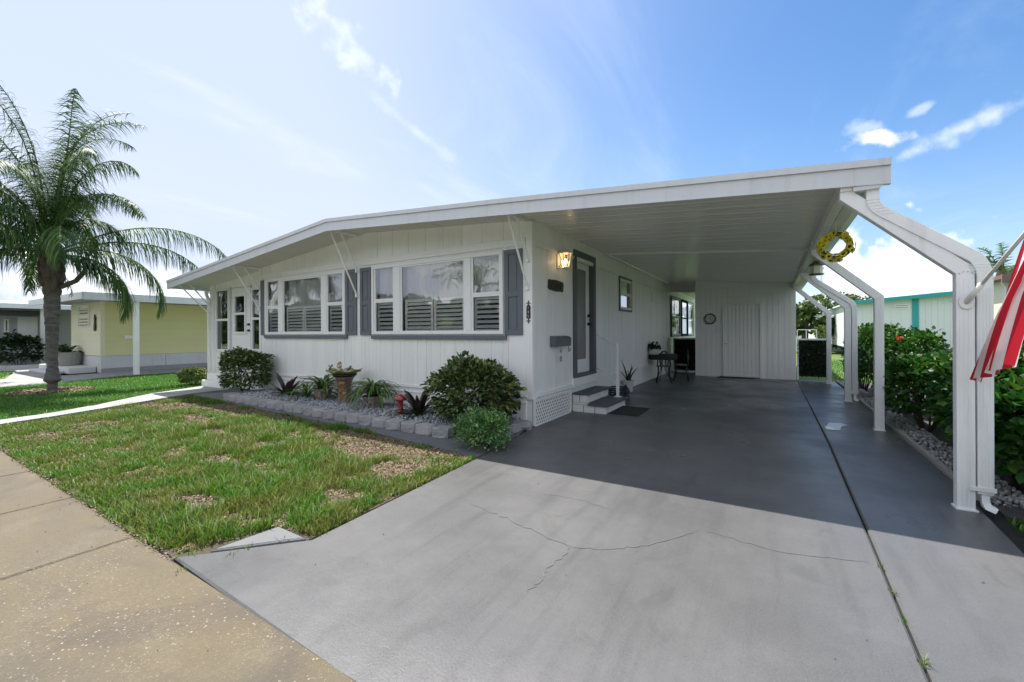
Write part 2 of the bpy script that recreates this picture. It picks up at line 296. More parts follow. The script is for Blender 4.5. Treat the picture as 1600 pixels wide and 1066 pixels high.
def concrete_mats():
    # driveway: grey painted concrete with tyre polish, scuffs and stains of its own
    m = bpy.data.materials.new('driveway_paint'); m.use_nodes = True; nt = m.node_tree; L = nt.links; b = nt.nodes['Principled BSDF']
    geo = N(nt, 'ShaderNodeNewGeometry'); P = geo.outputs['Position']
    def noise(s, d=6, r=0.6, sc=None, dist=0.0):
        n = N(nt, 'ShaderNodeTexNoise'); v = P
        if sc: mp = N(nt, 'ShaderNodeMapping'); L.new(P, mp.inputs[0]); mp.inputs['Scale'].default_value = sc; v = mp.outputs[0]
        L.new(v, n.inputs['Vector']); n.inputs['Scale'].default_value = s; n.inputs['Detail'].default_value = d; n.inputs['Roughness'].default_value = r; n.inputs['Distortion'].default_value = dist
        return n.outputs[0]
    def ramp(x, a, c, lo=0.0, hi=1.0):
        r = N(nt, 'ShaderNodeMapRange', interpolation_type='SMOOTHSTEP'); L.new(x, r.inputs[0]); r.inputs[1].default_value = a; r.inputs[2].default_value = c; r.inputs[3].default_value = lo; r.inputs[4].default_value = hi
        return r.outputs[0]
    col = mixc(nt, ramp(noise(0.55, 5, 0.6, dist=0.6), 0.38, 0.66), (0.110, 0.110, 0.111), (0.080, 0.080, 0.081))
    col = mixc(nt, ramp(noise(1.0, 6, 0.7, (6.5, 0.5, 1)), 0.45, 0.72, 0, 0.75), col, (0.066, 0.066, 0.067))
    col = mixc(nt, ramp(noise(2.2, 10, 0.72), 0.46, 0.70, 0, 0.65), col, (0.118, 0.118, 0.12))
    col = mixc(nt, ramp(noise(38, 6, 0.8), 0.52, 0.70, 0, 0.6), col, (0.065, 0.065, 0.067))
    col = mixc(nt, ramp(noise(120, 4, 0.75), 0.42, 0.68, 0, 0.75), col, (0.128, 0.128, 0.13))
    col = mixc(nt, ramp(noise(1.4, 8, 0.7, dist=1.5), 0.56, 0.66, 0, 0.4), col, (0.072, 0.073, 0.070))
    L.new(col, b.inputs['Base Color'])
    L.new(ramp(noise(0.9, 6, 0.6), 0.35, 0.7, 0.27, 0.50), b.inputs['Roughness'])
    b.inputs['Specular IOR Level'].default_value = 0.35
    bp = N(nt, 'ShaderNodeBump'); L.new(noise(70, 6, 0.75), bp.inputs['Height']); bp.inputs['Strength'].default_value = 0.30; bp.inputs['Distance'].default_value = 0.006
    bp2 = N(nt, 'ShaderNodeBump'); L.new(noise(3.2, 3, 0.5), bp2.inputs['Height']); bp2.inputs['Strength'].default_value = 0.25; bp2.inputs['Distance'].default_value = 0.02; L.new(bp.outputs[0], bp2.inputs['Normal'])
    L.new(bp2.outputs[0], b.inputs['Normal'])
    M['driveway_paint'] = m
    # public pavement: tan aggregate with pale shell chips and dark mildew patches
    m = bpy.data.materials.new('sidewalk_aggregate'); m.use_nodes = True; nt = m.node_tree; L = nt.links; b = nt.nodes['Principled BSDF']
    geo = N(nt, 'ShaderNodeNewGeometry'); P = geo.outputs['Position']
    def noise(s, d=6, r=0.6, sc=None, dist=0.0):
        n = N(nt, 'ShaderNodeTexNoise'); v = P
        if sc: mp = N(nt, 'ShaderNodeMapping'); L.new(P, mp.inputs[0]); mp.inputs['Scale'].default_value = sc; v = mp.outputs[0]
        L.new(v, n.inputs['Vector']); n.inputs['Scale'].default_value = s; n.inputs['Detail'].default_value = d; n.inputs['Roughness'].default_value = r; n.inputs['Distortion'].default_value = dist
        return n.outputs[0]
    def ramp(x, a, c, lo=0.0, hi=1.0):
        r = N(nt, 'ShaderNodeMapRange', interpolation_type='SMOOTHSTEP'); L.new(x, r.inputs[0]); r.inputs[1].default_value = a; r.inputs[2].default_value = c; r.inputs[3].default_value = lo; r.inputs[4].default_value = hi
        return r.outputs[0]
    col = mixc(nt, ramp(noise(0.9, 6, 0.65), 0.38, 0.65), (0.128, 0.101, 0.058), (0.108, 0.091, 0.060))
    col = mixc(nt, ramp(noise(2.2, 7, 0.65), 0.50, 0.72, 0, 0.55), col, (0.155, 0.134, 0.092))
    col = mixc(nt, ramp(noise(0.75, 6, 0.7, (1.0, 1.5, 1), 1.0), 0.50, 0.68, 0, 0.6), col, (0.060, 0.050, 0.048))
    sepx = N(nt, 'ShaderNodeSeparateXYZ'); L.new(P, sepx.inputs[0])
    # mildew shows more on the slabs away from the drive
    vo = N(nt, 'ShaderNodeTexVoronoi'); L.new(P, vo.inputs['Vector']); vo.inputs['Scale'].default_value = 62; vo.inputs['Randomness'].default_value = 1
    pick = N(nt, 'ShaderNodeSeparateColor'); L.new(vo.outputs['Color'], pick.inputs[0])
    chip = math_n(nt, 'LESS_THAN', vo.outputs['Distance'], math_n(nt, 'MULTIPLY_ADD', math_n(nt, 'POWER', pick.outputs[2], 2.0), 0.26, 0.05))
    chip = math_n(nt, 'MULTIPLY', chip, math_n(nt, 'GREATER_THAN', pick.outputs[0], 0.45))
    dens = ramp(noise(1.3, 4, 0.6), 0.40, 0.6)
    near = ramp(sepx.outputs[0], -4.6, -3.4, 0.12, 1.0)
    chip = math_n(nt, 'MULTIPLY', math_n(nt, 'MULTIPLY', chip, dens), near)
    col = mixc(nt, math_n(nt, 'MULTIPLY', chip, 0.9), col, (0.33, 0.30, 0.24))
    vo3 = N(nt, 'ShaderNodeTexVoronoi'); L.new(P, vo3.inputs['Vector']); vo3.inputs['Scale'].default_value = 130
    p3 = N(nt, 'ShaderNodeSeparateColor'); L.new(vo3.outputs['Color'], p3.inputs[0])
    c3 = math_n(nt, 'MULTIPLY', math_n(nt, 'LESS_THAN', vo3.outputs['Distance'], 0.3), math_n(nt, 'GREATER_THAN', p3.outputs[1], 0.72))
    col = mixc(nt, math_n(nt, 'MULTIPLY', math_n(nt, 'MULTIPLY', c3, ramp(noise(2.1, 5, 0.7), 0.35, 0.65, 0.1, 0.8)), ramp(sepx.outputs[0], -4.9, -3.2, 0.15, 1.0)), col, (0.30, 0.27, 0.21))
    col = mixc(nt, ramp(noise(30, 6, 0.8), 0.56, 0.72, 0, 0.6), col, (0.065, 0.052, 0.034))
    vo2 = N(nt, 'ShaderNodeTexVoronoi'); L.new(P, vo2.inputs['Vector']); vo2.inputs['Scale'].default_value = 95
    p2 = N(nt, 'ShaderNodeSeparateColor'); L.new(vo2.outputs['Color'], p2.inputs[0])
    col = mixc(nt, ramp(p2.outputs[0], 0.0, 1.0, 0.0, 0.30), col, (0.08, 0.064, 0.042))
    L.new(col, b.inputs['Base Color']); b.inputs['Roughness'].default_value = 0.85
    bp = N(nt, 'ShaderNodeBump'); L.new(vo2.outputs['Distance'], bp.inputs['Height']); bp.inputs['Strength'].default_value = 0.5; bp.inputs['Distance'].default_value = 0.006; L.new(bp.outputs[0], b.inputs['Normal'])
    M['sidewalk_aggregate'] = m
concrete_mats()

# ------------------------------------------------------------------ object helpers
def wl(o):
    v = Vector((0, 0, 0))
    while o is not None: v += o.location; o = o.parent
    return v
def link(o, parent=None):
    COL.objects.link(o)
    if parent is not None: o.parent = parent
    return o
def thing(name, label, cat, loc=(0, 0, 0), group=None, kind=None):
    o = bpy.data.objects.new(name, None); o.empty_display_size = 0.2; COL.objects.link(o); o.location = loc
    o['label'] = label; o['category'] = cat
    if group: o['group'] = group
    if kind: o['kind'] = kind
    return o
def tag(o, label=None, cat=None, group=None, kind=None):
    if label: o['label'] = label
    if cat: o['category'] = cat
    if group: o['group'] = group
    if kind: o['kind'] = kind
    return o
class MB:
    """collects geometry in world coordinates; build() links it as one mesh object"""
    def __init__(s): s.v = []; s.f = []
    def add(s, vs, fs):
        n = len(s.v); s.v += [tuple(v) for v in vs]; s.f += [tuple(i+n for i in f) for f in fs]; return s
    def box(s, x0, x1, y0, y1, z0, z1):
        return s.add([(x0,y0,z0),(x1,y0,z0),(x1,y1,z0),(x0,y1,z0),(x0,y0,z1),(x1,y0,z1),(x1,y1,z1),(x0,y1,z1)],
                     [(0,3,2,1),(4,5,6,7),(0,1,5,4),(1,2,6,5),(2,3,7,6),(3,0,4,7)])
    def beam(s, a, b, w, h, up=(0, 0, 1)):
        a = Vector(a); b = Vector(b); d = (b-a).normalized(); u = Vector(up)
        if abs(d.dot(u)) > 0.99: u = Vector((0, 1, 0))
        r = d.cross(u).normalized(); u = r.cross(d)
        q = [r*w/2*i + u*h/2*j for i, j in ((-1,-1),(1,-1),(1,1),(-1,1))]
        return s.add([a+k for k in q]+[b+k for k in q], [(0,3,2,1),(4,5,6,7),(0,1,5,4),(1,2,6,5),(2,3,7,6),(3,0,4,7)])
    def tube(s, pts, r, n=8, cap=True):
        pts = [Vector(p) for p in pts]; m = len(pts); rs = r if isinstance(r, (list, tuple)) else [r]*m
        vs = []; fs = []; ref = None
        for i, p in enumerate(pts):
            d = (pts[min(i+1, m-1)]-pts[max(i-1, 0)]).normalized()
            if ref is None: ref = Vector((0,0,1)) if abs(d.z) < 0.9 else Vector((1,0,0))
            x = d.cross(ref).normalized(); y = x.cross(d); ref = y
            for k in range(n):
                a = 2*PI*k/n; vs.append(p + (x*math.cos(a)+y*math.sin(a))*rs[i])
        for i in range(m-1):
            for k in range(n):
                fs.append((i*n+k, i*n+(k+1)%n, (i+1)*n+(k+1)%n, (i+1)*n+k))
        if cap: fs += [tuple(range(n))[::-1], tuple((m-1)*n+k for k in range(n))]
        return s.add(vs, fs)
    def rect_tube(s, pts, w, h, side):
        """square section swept along pts that lie in one plane; side = unit normal of that plane"""
        pts = [Vector(p) for p in pts]; m = len(pts); sd = Vector(side); vs = []; fs = []
        for i, p in enumerate(pts):
            d0 = (pts[i]-pts[i-1]).normalized() if i else (pts[1]-pts[0]).normalized()
            d1 = (pts[i+1]-pts[i]).normalized() if i < m-1 else d0
            d = (d0+d1).normalized(); k = 1/max(0.5, d.dot(d0)); u = sd.cross(d).normalized()*k
            for a, b in ((-1,-1),(1,-1),(1,1),(-1,1)): vs.append(p + sd*w/2*a + u*h/2*b)
        for i in range(m-1):
            for k in range(4): fs.append((i*4+k, i*4+(k+1)%4, (i+1)*4+(k+1)%4, (i+1)*4+k))
        fs += [(3,2,1,0), tuple((m-1)*4+k for k in range(4))]
        return s.add(vs, fs)
    def lathe(s, c, prof, n=20, cap=True, jit=0.0):
        c = Vector(c); vs = []; fs = []
        for (r, z) in prof:
            for k in range(n):
                a = 2*PI*k/n; q = r*(1+random.uniform(-jit, jit)); vs.append(c+Vector((q*math.cos(a), q*math.sin(a), z)))
        for i in range(len(prof)-1):
            for k in range(n): fs.append((i*n+k, i*n+(k+1)%n, (i+1)*n+(k+1)%n, (i+1)*n+k))
        if cap: fs += [tuple(range(n))[::-1], tuple((len(prof)-1)*n+k for k in range(n))]
        return s.add(vs, fs)
    def prism(s, poly, z0, z1):
        n = len(poly)
        return s.add([(x,y,z0) for x,y in poly]+[(x,y,z1) for x,y in poly],
                     [tuple(range(n))[::-1], tuple(range(n, 2*n))]+[(i,(i+1)%n,n+(i+1)%n,n+i) for i in range(n)])
    def prism_axis(s, poly, axis, a0, a1):
        """poly in the plane normal to axis: 'x' -> (y,z), 'y' -> (x,z)"""
        n = len(poly)
        g = (lambda p, a: (a, p[0], p[1])) if axis == 'x' else (lambda p, a: (p[0], a, p[1]))
        return s.add([g(p, a0) for p in poly]+[g(p, a1) for p in poly],
                     [tuple(range(n))[::-1], tuple(range(n, 2*n))]+[(i,(i+1)%n,n+(i+1)%n,n+i) for i in range(n)])
    def build(s, name, mat, parent=None, smooth=False, bevel=0.0, kind=None):
        o0 = wl(parent) if parent is not None else Vector((0,0,0))
        me = bpy.data.meshes.new(name)
        me.from_pydata([(v[0]-o0.x, v[1]-o0.y, v[2]-o0.z) for v in s.v], [], s.f); me.validate()
        mats = mat if isinstance(mat, (list, tuple)) else [mat]
        for k in mats: me.materials.append(M[k] if isinstance(k, str) else k)
        import bmesh
        if len(s.f) > 1:
            bm = bmesh.new(); bm.from_mesh(me); bmesh.ops.recalc_face_normals(bm, faces=bm.faces); bm.to_mesh(me); bm.free()
        if smooth: me.shade_smooth()
        o = bpy.data.objects.new(name, me); link(o, parent)
        if bevel:
            b = o.modifiers.new('b', 'BEVEL'); b.width = bevel; b.segments = 2; b.limit_method = 'ANGLE'; b.angle_limit = 0.6
            me.shade_smooth()
            o.modifiers.new('wn', 'WEIGHTED_NORMAL').keep_sharp = True
        if kind: o['kind'] = kind
        return o
_boxes = {}
def unit_box(mat, bevel=0.0):
    key = (mat, bevel)
    if key not in _boxes:
        m = MB(); m.box(0, 1, 0, 1, 0, 1)
        me = bpy.data.meshes.new('unit_'+mat); me.from_pydata(m.v, [], m.f); me.materials.append(M[mat]); _boxes[key] = me
    return _boxes[key]
def piece(name, mat, parent, x0, x1, y0, y1, z0, z1):
    """an axis-aligned board, brick or slat that shares one mesh with all its kind"""
    o = bpy.data.objects.new(name, unit_box(mat)); link(o, parent)
    o.location = Vector((min(x0,x1), min(y0,y1), min(z0,z1))) - wl(parent); o.scale = (abs(x1-x0), abs(y1-y0), abs(z1-z0))
    return o
def np_mesh(name, co, tris_or_quads, mats, parent=None, kind=None, smooth=False, mat_idx=None):
    o0 = wl(parent) if parent is not None else Vector((0,0,0))
    co = np.asarray(co, dtype=np.float32) - np.array(o0[:], dtype=np.float32)
    f = np.asarray(tris_or_quads, dtype=np.int32); n, k = f.shape
    me = bpy.data.meshes.new(name); me.vertices.add(len(co)); me.vertices.foreach_set('co', co.ravel())
    me.loops.add(n*k); me.loops.foreach_set('vertex_index', f.ravel())
    me.polygons.add(n); me.polygons.foreach_set('loop_start', np.arange(0, n*k, k, dtype=np.int32)); me.polygons.foreach_set('loop_total', np.full(n, k, dtype=np.int32))
    for m in (mats if isinstance(mats, (list, tuple)) else [mats]): me.materials.append(M[m])
    if mat_idx is not None: me.polygons.foreach_set('material_index', np.asarray(mat_idx, dtype=np.int32))
    me.update(); me.validate()
    if smooth: me.shade_smooth()
    o = bpy.data.objects.new(name, me); link(o, parent)
    if kind: o['kind'] = kind
    return o
LEAF_V = np.array([(0,0,0),(-.32,.30,.05),(0,.32,-.02),(.32,.30,.05),(-.30,.66,.02),(0,.68,-.06),(.30,.66,.02),(0,1,-.16)], float)
LEAF_F = np.array([(0,2,1),(0,3,2),(1,2,5),(1,5,4),(2,3,6),(2,6,5),(4,5,7),(5,6,7)])
CARD_V = np.array([(0,0,0),(-.28,.5,.04),(.28,.5,.04),(0,1,-.08)], float)
CARD_F = np.array([(0,2,1),(1,2,3)])
def frames(dirs, roll):
    """orthonormal frames with +y along dirs; roll in radians"""
    d = dirs/np.linalg.norm(dirs, axis=1, keepdims=True)
    up = np.tile(np.array([[0,0,1.0]]), (len(d), 1)); bad = np.abs(d[:,2]) > 0.95; up[bad] = (1,0,0)
    x = np.cross(d, up); x /= np.linalg.norm(x, axis=1, keepdims=True); z = np.cross(x, d)
    c, s = np.cos(roll)[:,None], np.sin(roll)[:,None]
    x2 = x*c + z*s; z2 = np.cross(x2, d)
    return np.stack([x2, d, z2], axis=1)     # rows = local axes
def scatter(name, tv, tf, loc, R, size, mats, parent=None, kind='stuff', width=None, mi=None):
    n = len(loc); k = len(tv)
    t = np.tile(tv[None], (n,1,1)); sz = np.asarray(size, float).reshape(-1,1,1)
    if width is not None: t = t.copy(); t[:,:,0] *= np.asarray(width, float).reshape(-1,1)
    co = np.einsum('nki,nij->nkj', t*sz, R) + loc[:,None,:]
    f = tf[None] + (np.arange(n)*k)[:,None,None]
    mi2 = None if mi is None else np.repeat(mi, len(tf))
    return np_mesh(name, co.reshape(-1,3), f.reshape(-1, tf.shape[1]), mats, parent, kind, mat_idx=mi2)
def vnoise(x, y, s, seed=0):
    r = np.random.default_rng(seed); g = r.random((64, 64))
    X = x*s+17.3; Y = y*s+9.1; xi = np.floor(X).astype(int); yi = np.floor(Y).astype(int); fx = X-xi; fy = Y-yi
    fx = fx*fx*(3-2*fx); fy = fy*fy*(3-2*fy)
    a = g[xi%64, yi%64]; b = g[(xi+1)%64, yi%64]; c = g[xi%64, (yi+1)%64]; d = g[(xi+1)%64, (yi+1)%64]
    return (a*(1-fx)+b*fx)*(1-fy)+(c*(1-fx)+d*fx)*fy
def inpoly(x, y, poly):
    r = np.zeros(len(x), bool); n = len(poly); j = n-1
    for i in range(n):
        xi, yi = poly[i]; xj, yj = poly[j]
        c = ((yi > y) != (yj > y)) & (x < (xj-xi)*(y-yi)/(yj-yi+1e-12)+xi); r ^= c; j = i
    return r
def in_poly_pts(poly, n):
    xs = [p[0] for p in poly]; ys = [p[1] for p in poly]; out = np.zeros((0,2))
    while len(out) < n:
        p = np.stack([rng.uniform(min(xs), max(xs), n), rng.uniform(min(ys), max(ys), n)], 1)
        out = np.concatenate([out, p[inpoly(p[:,0], p[:,1], poly)]])
    return out[:n]
def copy_tree(o, parent=None):
    c = o.copy(); COL.objects.link(c); c.parent = parent
    for ch in [q for q in bpy.data.objects if q.parent is o]: copy_tree(ch, c)
    return c
# ------------------------------------------------------------------ ground, roads, paths
def sheet(name, poly, z0, z1, mat, parent=None, kind='structure', bevel=0):
    return MB().prism(poly, z0, z1).build(name, mat, parent, kind=kind, bevel=bevel)
sheet('ground', [(-160,-120),(160,-120),(160,220),(-160,220)], -0.5, -0.06, 'far_grass')
sheet('lawn_ground', [(-9.95,1.16),(-3.19,1.16),(-2.70,1.72),(-2.83,3.86),(-5.5,4.10),(-8,4.24),(-11.2,4.36),(-10.95,3.7),(-10.5,2.7),(-10.2,2.0)], -0.05, -0.015, 'lawn_soil')
sheet('street', [(-80,-9),(60,-9),(60,-0.75),(-80,-0.75)], -0.055, -0.045, 'asphalt')
sheet('kerb', [(-80,-0.74),(60,-0.74),(60,-0.56),(-80,-0.56)], -0.2, -0.004, 'path_concrete')
sheet('far_pavement', [(-80,-10.4),(60,-10.4),(60,-9.1),(-80,-9.1)], -0.2, 0.0, 'path_concrete')
sw = bpy.data.objects.new('sidewalk', None); COL.objects.link(sw); sw['kind'] = 'structure'
xs = [-0.2, -3.76, -5.12, -6.48, -7.84, -9.2, -10.56, -11.92, -13.28, -14.64, -16.0, -17.4]
def slab(name, poly, z, mat, parent, th=0.12, chamf=0.012):
    n = len(poly); cx = sum(p[0] for p in poly)/n; cy = sum(p[1] for p in poly)/n
    inn = []
    for i in range(n):
        a = Vector(poly[i-1]); b = Vector(poly[i]); c = Vector(poly[(i+1)%n])
        d1 = (b-a).normalized(); d2 = (c-b).normalized()
        n1 = Vector((-d1.y, d1.x)); n2 = Vector((-d2.y, d2.x)); q = (n1+n2).normalized(); k = chamf/max(0.4, q.dot(n1))
        inn.append(b+q*k)
    vs = [(p[0],p[1],z-th) for p in poly]+[(p[0],p[1],z-chamf*0.8) for p in poly]+[(p.x,p.y,z) for p in inn]
    fs = [tuple(range(n))[::-1]]+[(i,(i+1)%n,n+(i+1)%n,n+i) for i in range(n)]+[(n+i,n+(i+1)%n,2*n+(i+1)%n,2*n+i) for i in range(n)]+[tuple(range(2*n,3*n))]
    return MB().add(vs, fs).build(name, mat, parent)
for a, b in zip(xs[:-1], xs[1:]):
    slab('paving_slab', [(b+.007,-0.55),(a-.007,-0.55),(a-.007,1.128),(b+.007,1.133)], 0.0, 'sidewalk_aggregate', sw)
slab('paving_slab', [(-0.193,-0.55),(3.9,-0.55),(3.9,1.06),(-0.193,1.085)], 0.0, 'sidewalk_aggregate', sw)
sheet('joint_fill', [(-30,-0.56),(6,-0.56),(6,1.16),(-30,1.16)], -0.06, -0.022, 'joint_dark')
dr = bpy.data.objects.new('driveway', None); COL.objects.link(dr); dr['kind'] = 'structure'
slab('drive_slab', [(-3.20,1.150),(-1.5,1.105),(0.514,1.075),(0.534,2.4),(0.564,4.0),(0.601,6.5),(0.613,16),(-3.0,16),(-3.0,5.42),(-2.90,4.8),(-2.80,3.84),(-2.665,1.735)], 0.0, 'driveway_paint', dr)
slab('drive_slab', [(0.535,1.07),(1.24,1.05),(1.29,3.0),(1.345,3.87),(1.42,5.2),(1.47,7.9),(1.49,14.55),(0.625,14.55),(0.612,6.5),(0.575,4.0),(0.545,2.4)], 0.0, 'driveway_paint', dr)
sheet('drive_joint_fill', [(-3.3,1.1),(1.5,1.0),(1.5,14.5),(-2.6,14.5),(-2.6,3)], -0.07, -0.028, 'joint_dark')
slab('corner_paver', [(-3.07,1.30),(-2.70,1.715),(-3.03,1.72)], 0.012, 'strip_gray', dr, th=0.08)
slab('corner_paver', [(-6.66,1.17),(-6.26,1.16),(-6.2,1.30),(-6.55,1.30)], -0.006, 'edge_block', dr, th=0.05)
def ribbon(name, pts, w, mat, parent, z=0.003):
    m = MB(); L=[]; n = len(pts)
    for i, p in enumerate(pts):
        a = Vector(pts[max(0,i-1)]); b = Vector(pts[min(n-1,i+1)]); d = (b-a).normalized(); q = Vector((-d.y, d.x)); k = w*random.uniform(.65,1.1)*min(1, 3*math.sin(PI*(i+0.6)/(n+0.2)))
        L.append((Vector(p)+q*k/2, Vector(p)-q*k/2))
    vs = [(l.x,l.y,z) for l,_ in L]+[(r.x,r.y,z) for _,r in L]
    return m.add(vs, [(i,i+1,n+i+1,n+i) for i in range(n-1)]).build(name, mat, parent)
def jag(pts, sub=10, amp=0.02):
    out = []
    for (a, b) in zip(pts[:-1], pts[1:]):
        for i in range(sub):
            t = i/sub; out.append((a[0]+(b[0]-a[0])*t+random.uniform(-amp,amp), a[1]+(b[1]-a[1])*t+random.uniform(-amp,amp)))
    out.append(pts[-1]); return out
ribbon('crack_seal', jag([(-2.1,2.78),(-1.6,2.66),(-1.12,2.545)]), 0.009, 'crack', dr)
ribbon('crack_seal', jag([(-1.12,2.545),(-1.13,2.25),(-1.12,1.98)]), 0.007, 'crack', dr)
ribbon('crack_seal', jag([(-1.12,2.545),(-0.92,2.62),(-0.68,2.83),(-0.42,3.24)],10,.01), 0.007, 'crack', dr)
ribbon('crack_seal', jag([(-0.42,3.24),(0.02,3.16),(0.5,3.30)],10,.012), 0.007, 'crack', dr)
ribbon('crack_seal', jag([(-1.7,3.25),(-1.35,3.3),(-1.05,3.22)],10,.015), 0.007, 'crack', dr)
sheet('garden_strip', [(-2.83,3.87),(-2.92,4.8),(-3.03,5.3),(-9.9,5.3),(-11.25,4.9),(-11.2,4.38),(-8,4.255),(-5.5,4.115)], -0.05, -0.004, 'strip_gray')
slab('front_walk', [(-9.97,1.145),(-10.22,2.0),(-10.52,2.7),(-10.98,3.7),(-11.28,4.4),(-11.35,5.5),(-12.75,5.5),(-12.1,3.95),(-11.16,2.85),(-10.66,2.07),(-10.42,1.145)][::-1], 0.035, 'path_concrete', None)['kind'] = 'structure'
sheet('left_lawn_ground', [(-10.45,1.16),(-10.70,2.07),(-11.2,2.85),(-12.15,3.95),(-12.8,5.5),(-12.9,14),(-18.3,14),(-18.3,5.2),(-17.5,3.4),(-17.0,1.16)], -0.05, -0.012, 'far_grass')
nd = slab('neighbor_drive', [(-20.5,1.16),(-17.4,1.16),(-17.6,3.4),(-18.4,5.2),(-18.4,16),(-20.5,16)], 0.0, 'path_concrete', None); nd['kind'] = 'structure'
nd = slab('neighbor_walk', [(-30,4.2),(-24.6,3.9),(-20.6,3.0),(-20.6,3.9),(-24.6,4.55),(-30,4.9)], 0.0, 'path_concrete', None); nd['kind'] = 'structure'

# ------------------------------------------------------------------ the house
YW, XW = 5.46, -3.0
def Sz(x):                                             # underside of the roof
    if x <= -6.6: return 3.31 - 0.098*(-6.6-x)
    if x <= -3.0: return 3.31 - 0.0722*(x+6.6)
    return 3.05 - 0.080*(x+3.0)
house = thing('mobile_home', 'long white single-storey mobile home with low gable roof, grey shutters and grooved siding', 'house', (-6.7, 12, 0))
def wbox(m, pl, u0, u1, w0, w1, z0, z1, yw=YW, xw=XW):
    if pl == 'F': m.box(u0, u1, yw-w1, yw-w0, z0, z1)
    else: m.box(xw+w0, xw+w1, u0, u1, z0, z1)
    return m
def wpiece(name, mat, parent, pl, u0, u1, w0, w1, z0, z1, yw=YW, xw=XW):
    if pl == 'F': return piece(name, mat, parent, u0, u1, yw-w1, yw-w0, z0, z1)
    return piece(name, mat, parent, xw+w0, xw+w1, u0, u1, z0, z1)
def wall(pl, u0, u1, z0, ztop, ops, name='wall', mat='white_trim', w0=-0.10, w1=-0.014, parent=house, yw=YW):
    m = MB(); br = sorted({u0, u1, *[a for o in ops for a in o[:2]], *( [-6.6] if pl == 'F' and u0 < -6.6 < u1 else [])})
    for a, b in zip(br[:-1], br[1:]):
        mid = (a+b)/2; segs = []; z = z0
        for o in sorted(ops, key=lambda o: o[2]):
            if o[0] < mid < o[1]: segs.append((z, o[2])); z = o[3]
        for (s, e) in segs:
            if e-s > 1e-3: wbox(m, pl, a, b, w0, w1, s, e, yw=yw)
        if pl == 'F': m.prism_axis([(a,z),(b,z),(b,ztop(b)),(a,ztop(a))], 'y', yw-w1, yw-w0)
        else: wbox(m, pl, a, b, w0, w1, z, ztop(mid))
    return m.build(name, mat, parent)
opsF = [(-10.10,-7.25,1.39,2.63),(-6.40,-3.52,1.39,2.63)]
opsS = [(7.02,8.0,0.55,2.84),(9.66,10.59,1.93,2.66),(15.6,17.3,1.2,2.66),(17.6,20.5,1.2,2.66)]
wall('F', -10.4, -3.014, 0.0, lambda x: Sz(x)+0.03, opsF)
wall('S', 5.56, 22, 0.0, lambda y: 3.07, opsS)
m = MB(); m.box(-10.4,-10.3,5.57,22,0,3.0); m.build('wall', 'white_trim', house)
# room behind the windows
m = MB(); q = [(-10.29,5.57),(-3.12,5.57),(-3.12,9.0),(-10.29,9.0)]
m.add([(x,y,z) for z in (0.5,2.78) for x,y in q], [(0,1,2,3),(4,5,6,7),(1,2,6,5),(2,3,7,6),(3,0,4,7)]); m.build('interior_wall', 'room_light', house)
# grooved siding boards, one piece each
def boards(pl, u0, u1, zb, zt, ops, wdt=0.2, gap=0.007, mat='white_siding', parent=house, w0=-0.012, w1=0.0, yw=YW, xw=XW, name='siding_board', irregular=False):
    n = max(1, round((u1-u0)/wdt)); cuts = [0.0]
    for i in range(n): cuts.append(cuts[-1]+(random.choice((.5,1,1,1,1.5)) if irregular else 1))
    cuts = [u0+c/cuts[-1]*(u1-u0) for c in cuts]
    for i in range(n):
        a = cuts[i]; b = cuts[i+1]-gap; mid = (a+b)/2; z = zb; segs = []
        dj = random.uniform(-0.0015, 0.0015)
        for o in sorted(ops, key=lambda o: o[2]):
            if o[0]-0.02 < mid < o[1]+0.02: segs.append((z, o[2])); z = o[3]
        segs.append((z, zt(mid) if callable(zt) else zt))
        for s, e in segs:
            if e-s > 0.03: wpiece(name, mat, parent, pl, a, b, w0, w1+dj, s, e, yw=yw, xw=xw)
boards('F', -10.31, -3.09, 0.47, 2.69, opsF, irregular=True, gap=.005)
boards('F', -10.31, -3.09, 2.80, lambda x: Sz(x)+0.03, [], wdt=0.41)
boards('S', 5.55, 15.0, 0.47, 2.68, opsS[:2], irregular=True, wdt=.17)
boards('S', 5.55, 15.0, 2.745, 3.07, [], wdt=0.82)
m = MB()
m.box(-3.09,-2.988,5.446,5.474,0.40,3.04); m.box(-3.012,-2.986,5.4745,5.545,0.40,3.04); m.box(-10.40,-10.315,5.444,5.57,0.3,Sz(-10.4)+.02)
m.build('corner_trim', 'white_trim', house, bevel=0.004)
m = MB()
m.box(-10.31,-3.092,5.424,5.447,2.765,2.80); m.box(-10.31,-3.092,5.432,5.447,2.735,2.764); m.box(-10.31,-3.092,5.438,5.447,2.692,2.734)
m.box(-2.999,-2.975,5.546,15.0,2.71,2.744); m.box(-2.999,-2.985,5.546,15.0,2.682,2.709)
m.build('band_trim', 'white_trim', house)
m = MB(); m.box(-10.31,-3.09,5.43,5.458,0.435,0.468); m.box(-10.31,-3.09,5.44,5.459,0.345,0.36)
m.box(-2.999,-2.965,5.55,6.90,0.42,0.468); m.box(-2.999,-2.965,8.1,15.0,0.42,0.468); m.build('base_trim', 'white_trim', house)
for i in range(9): piece('skirt_panel', 'white_trim', house, -10.30+i*0.8, -10.30+i*0.8+0.793, 5.452, 5.4735, 0.0, 0.432)
for i in range(6): piece('skirt_panel', 'white_trim', house, -3.013, -2.996, 8.12+i*1.15, 8.12+i*1.15+1.14, 0.0, 0.415)
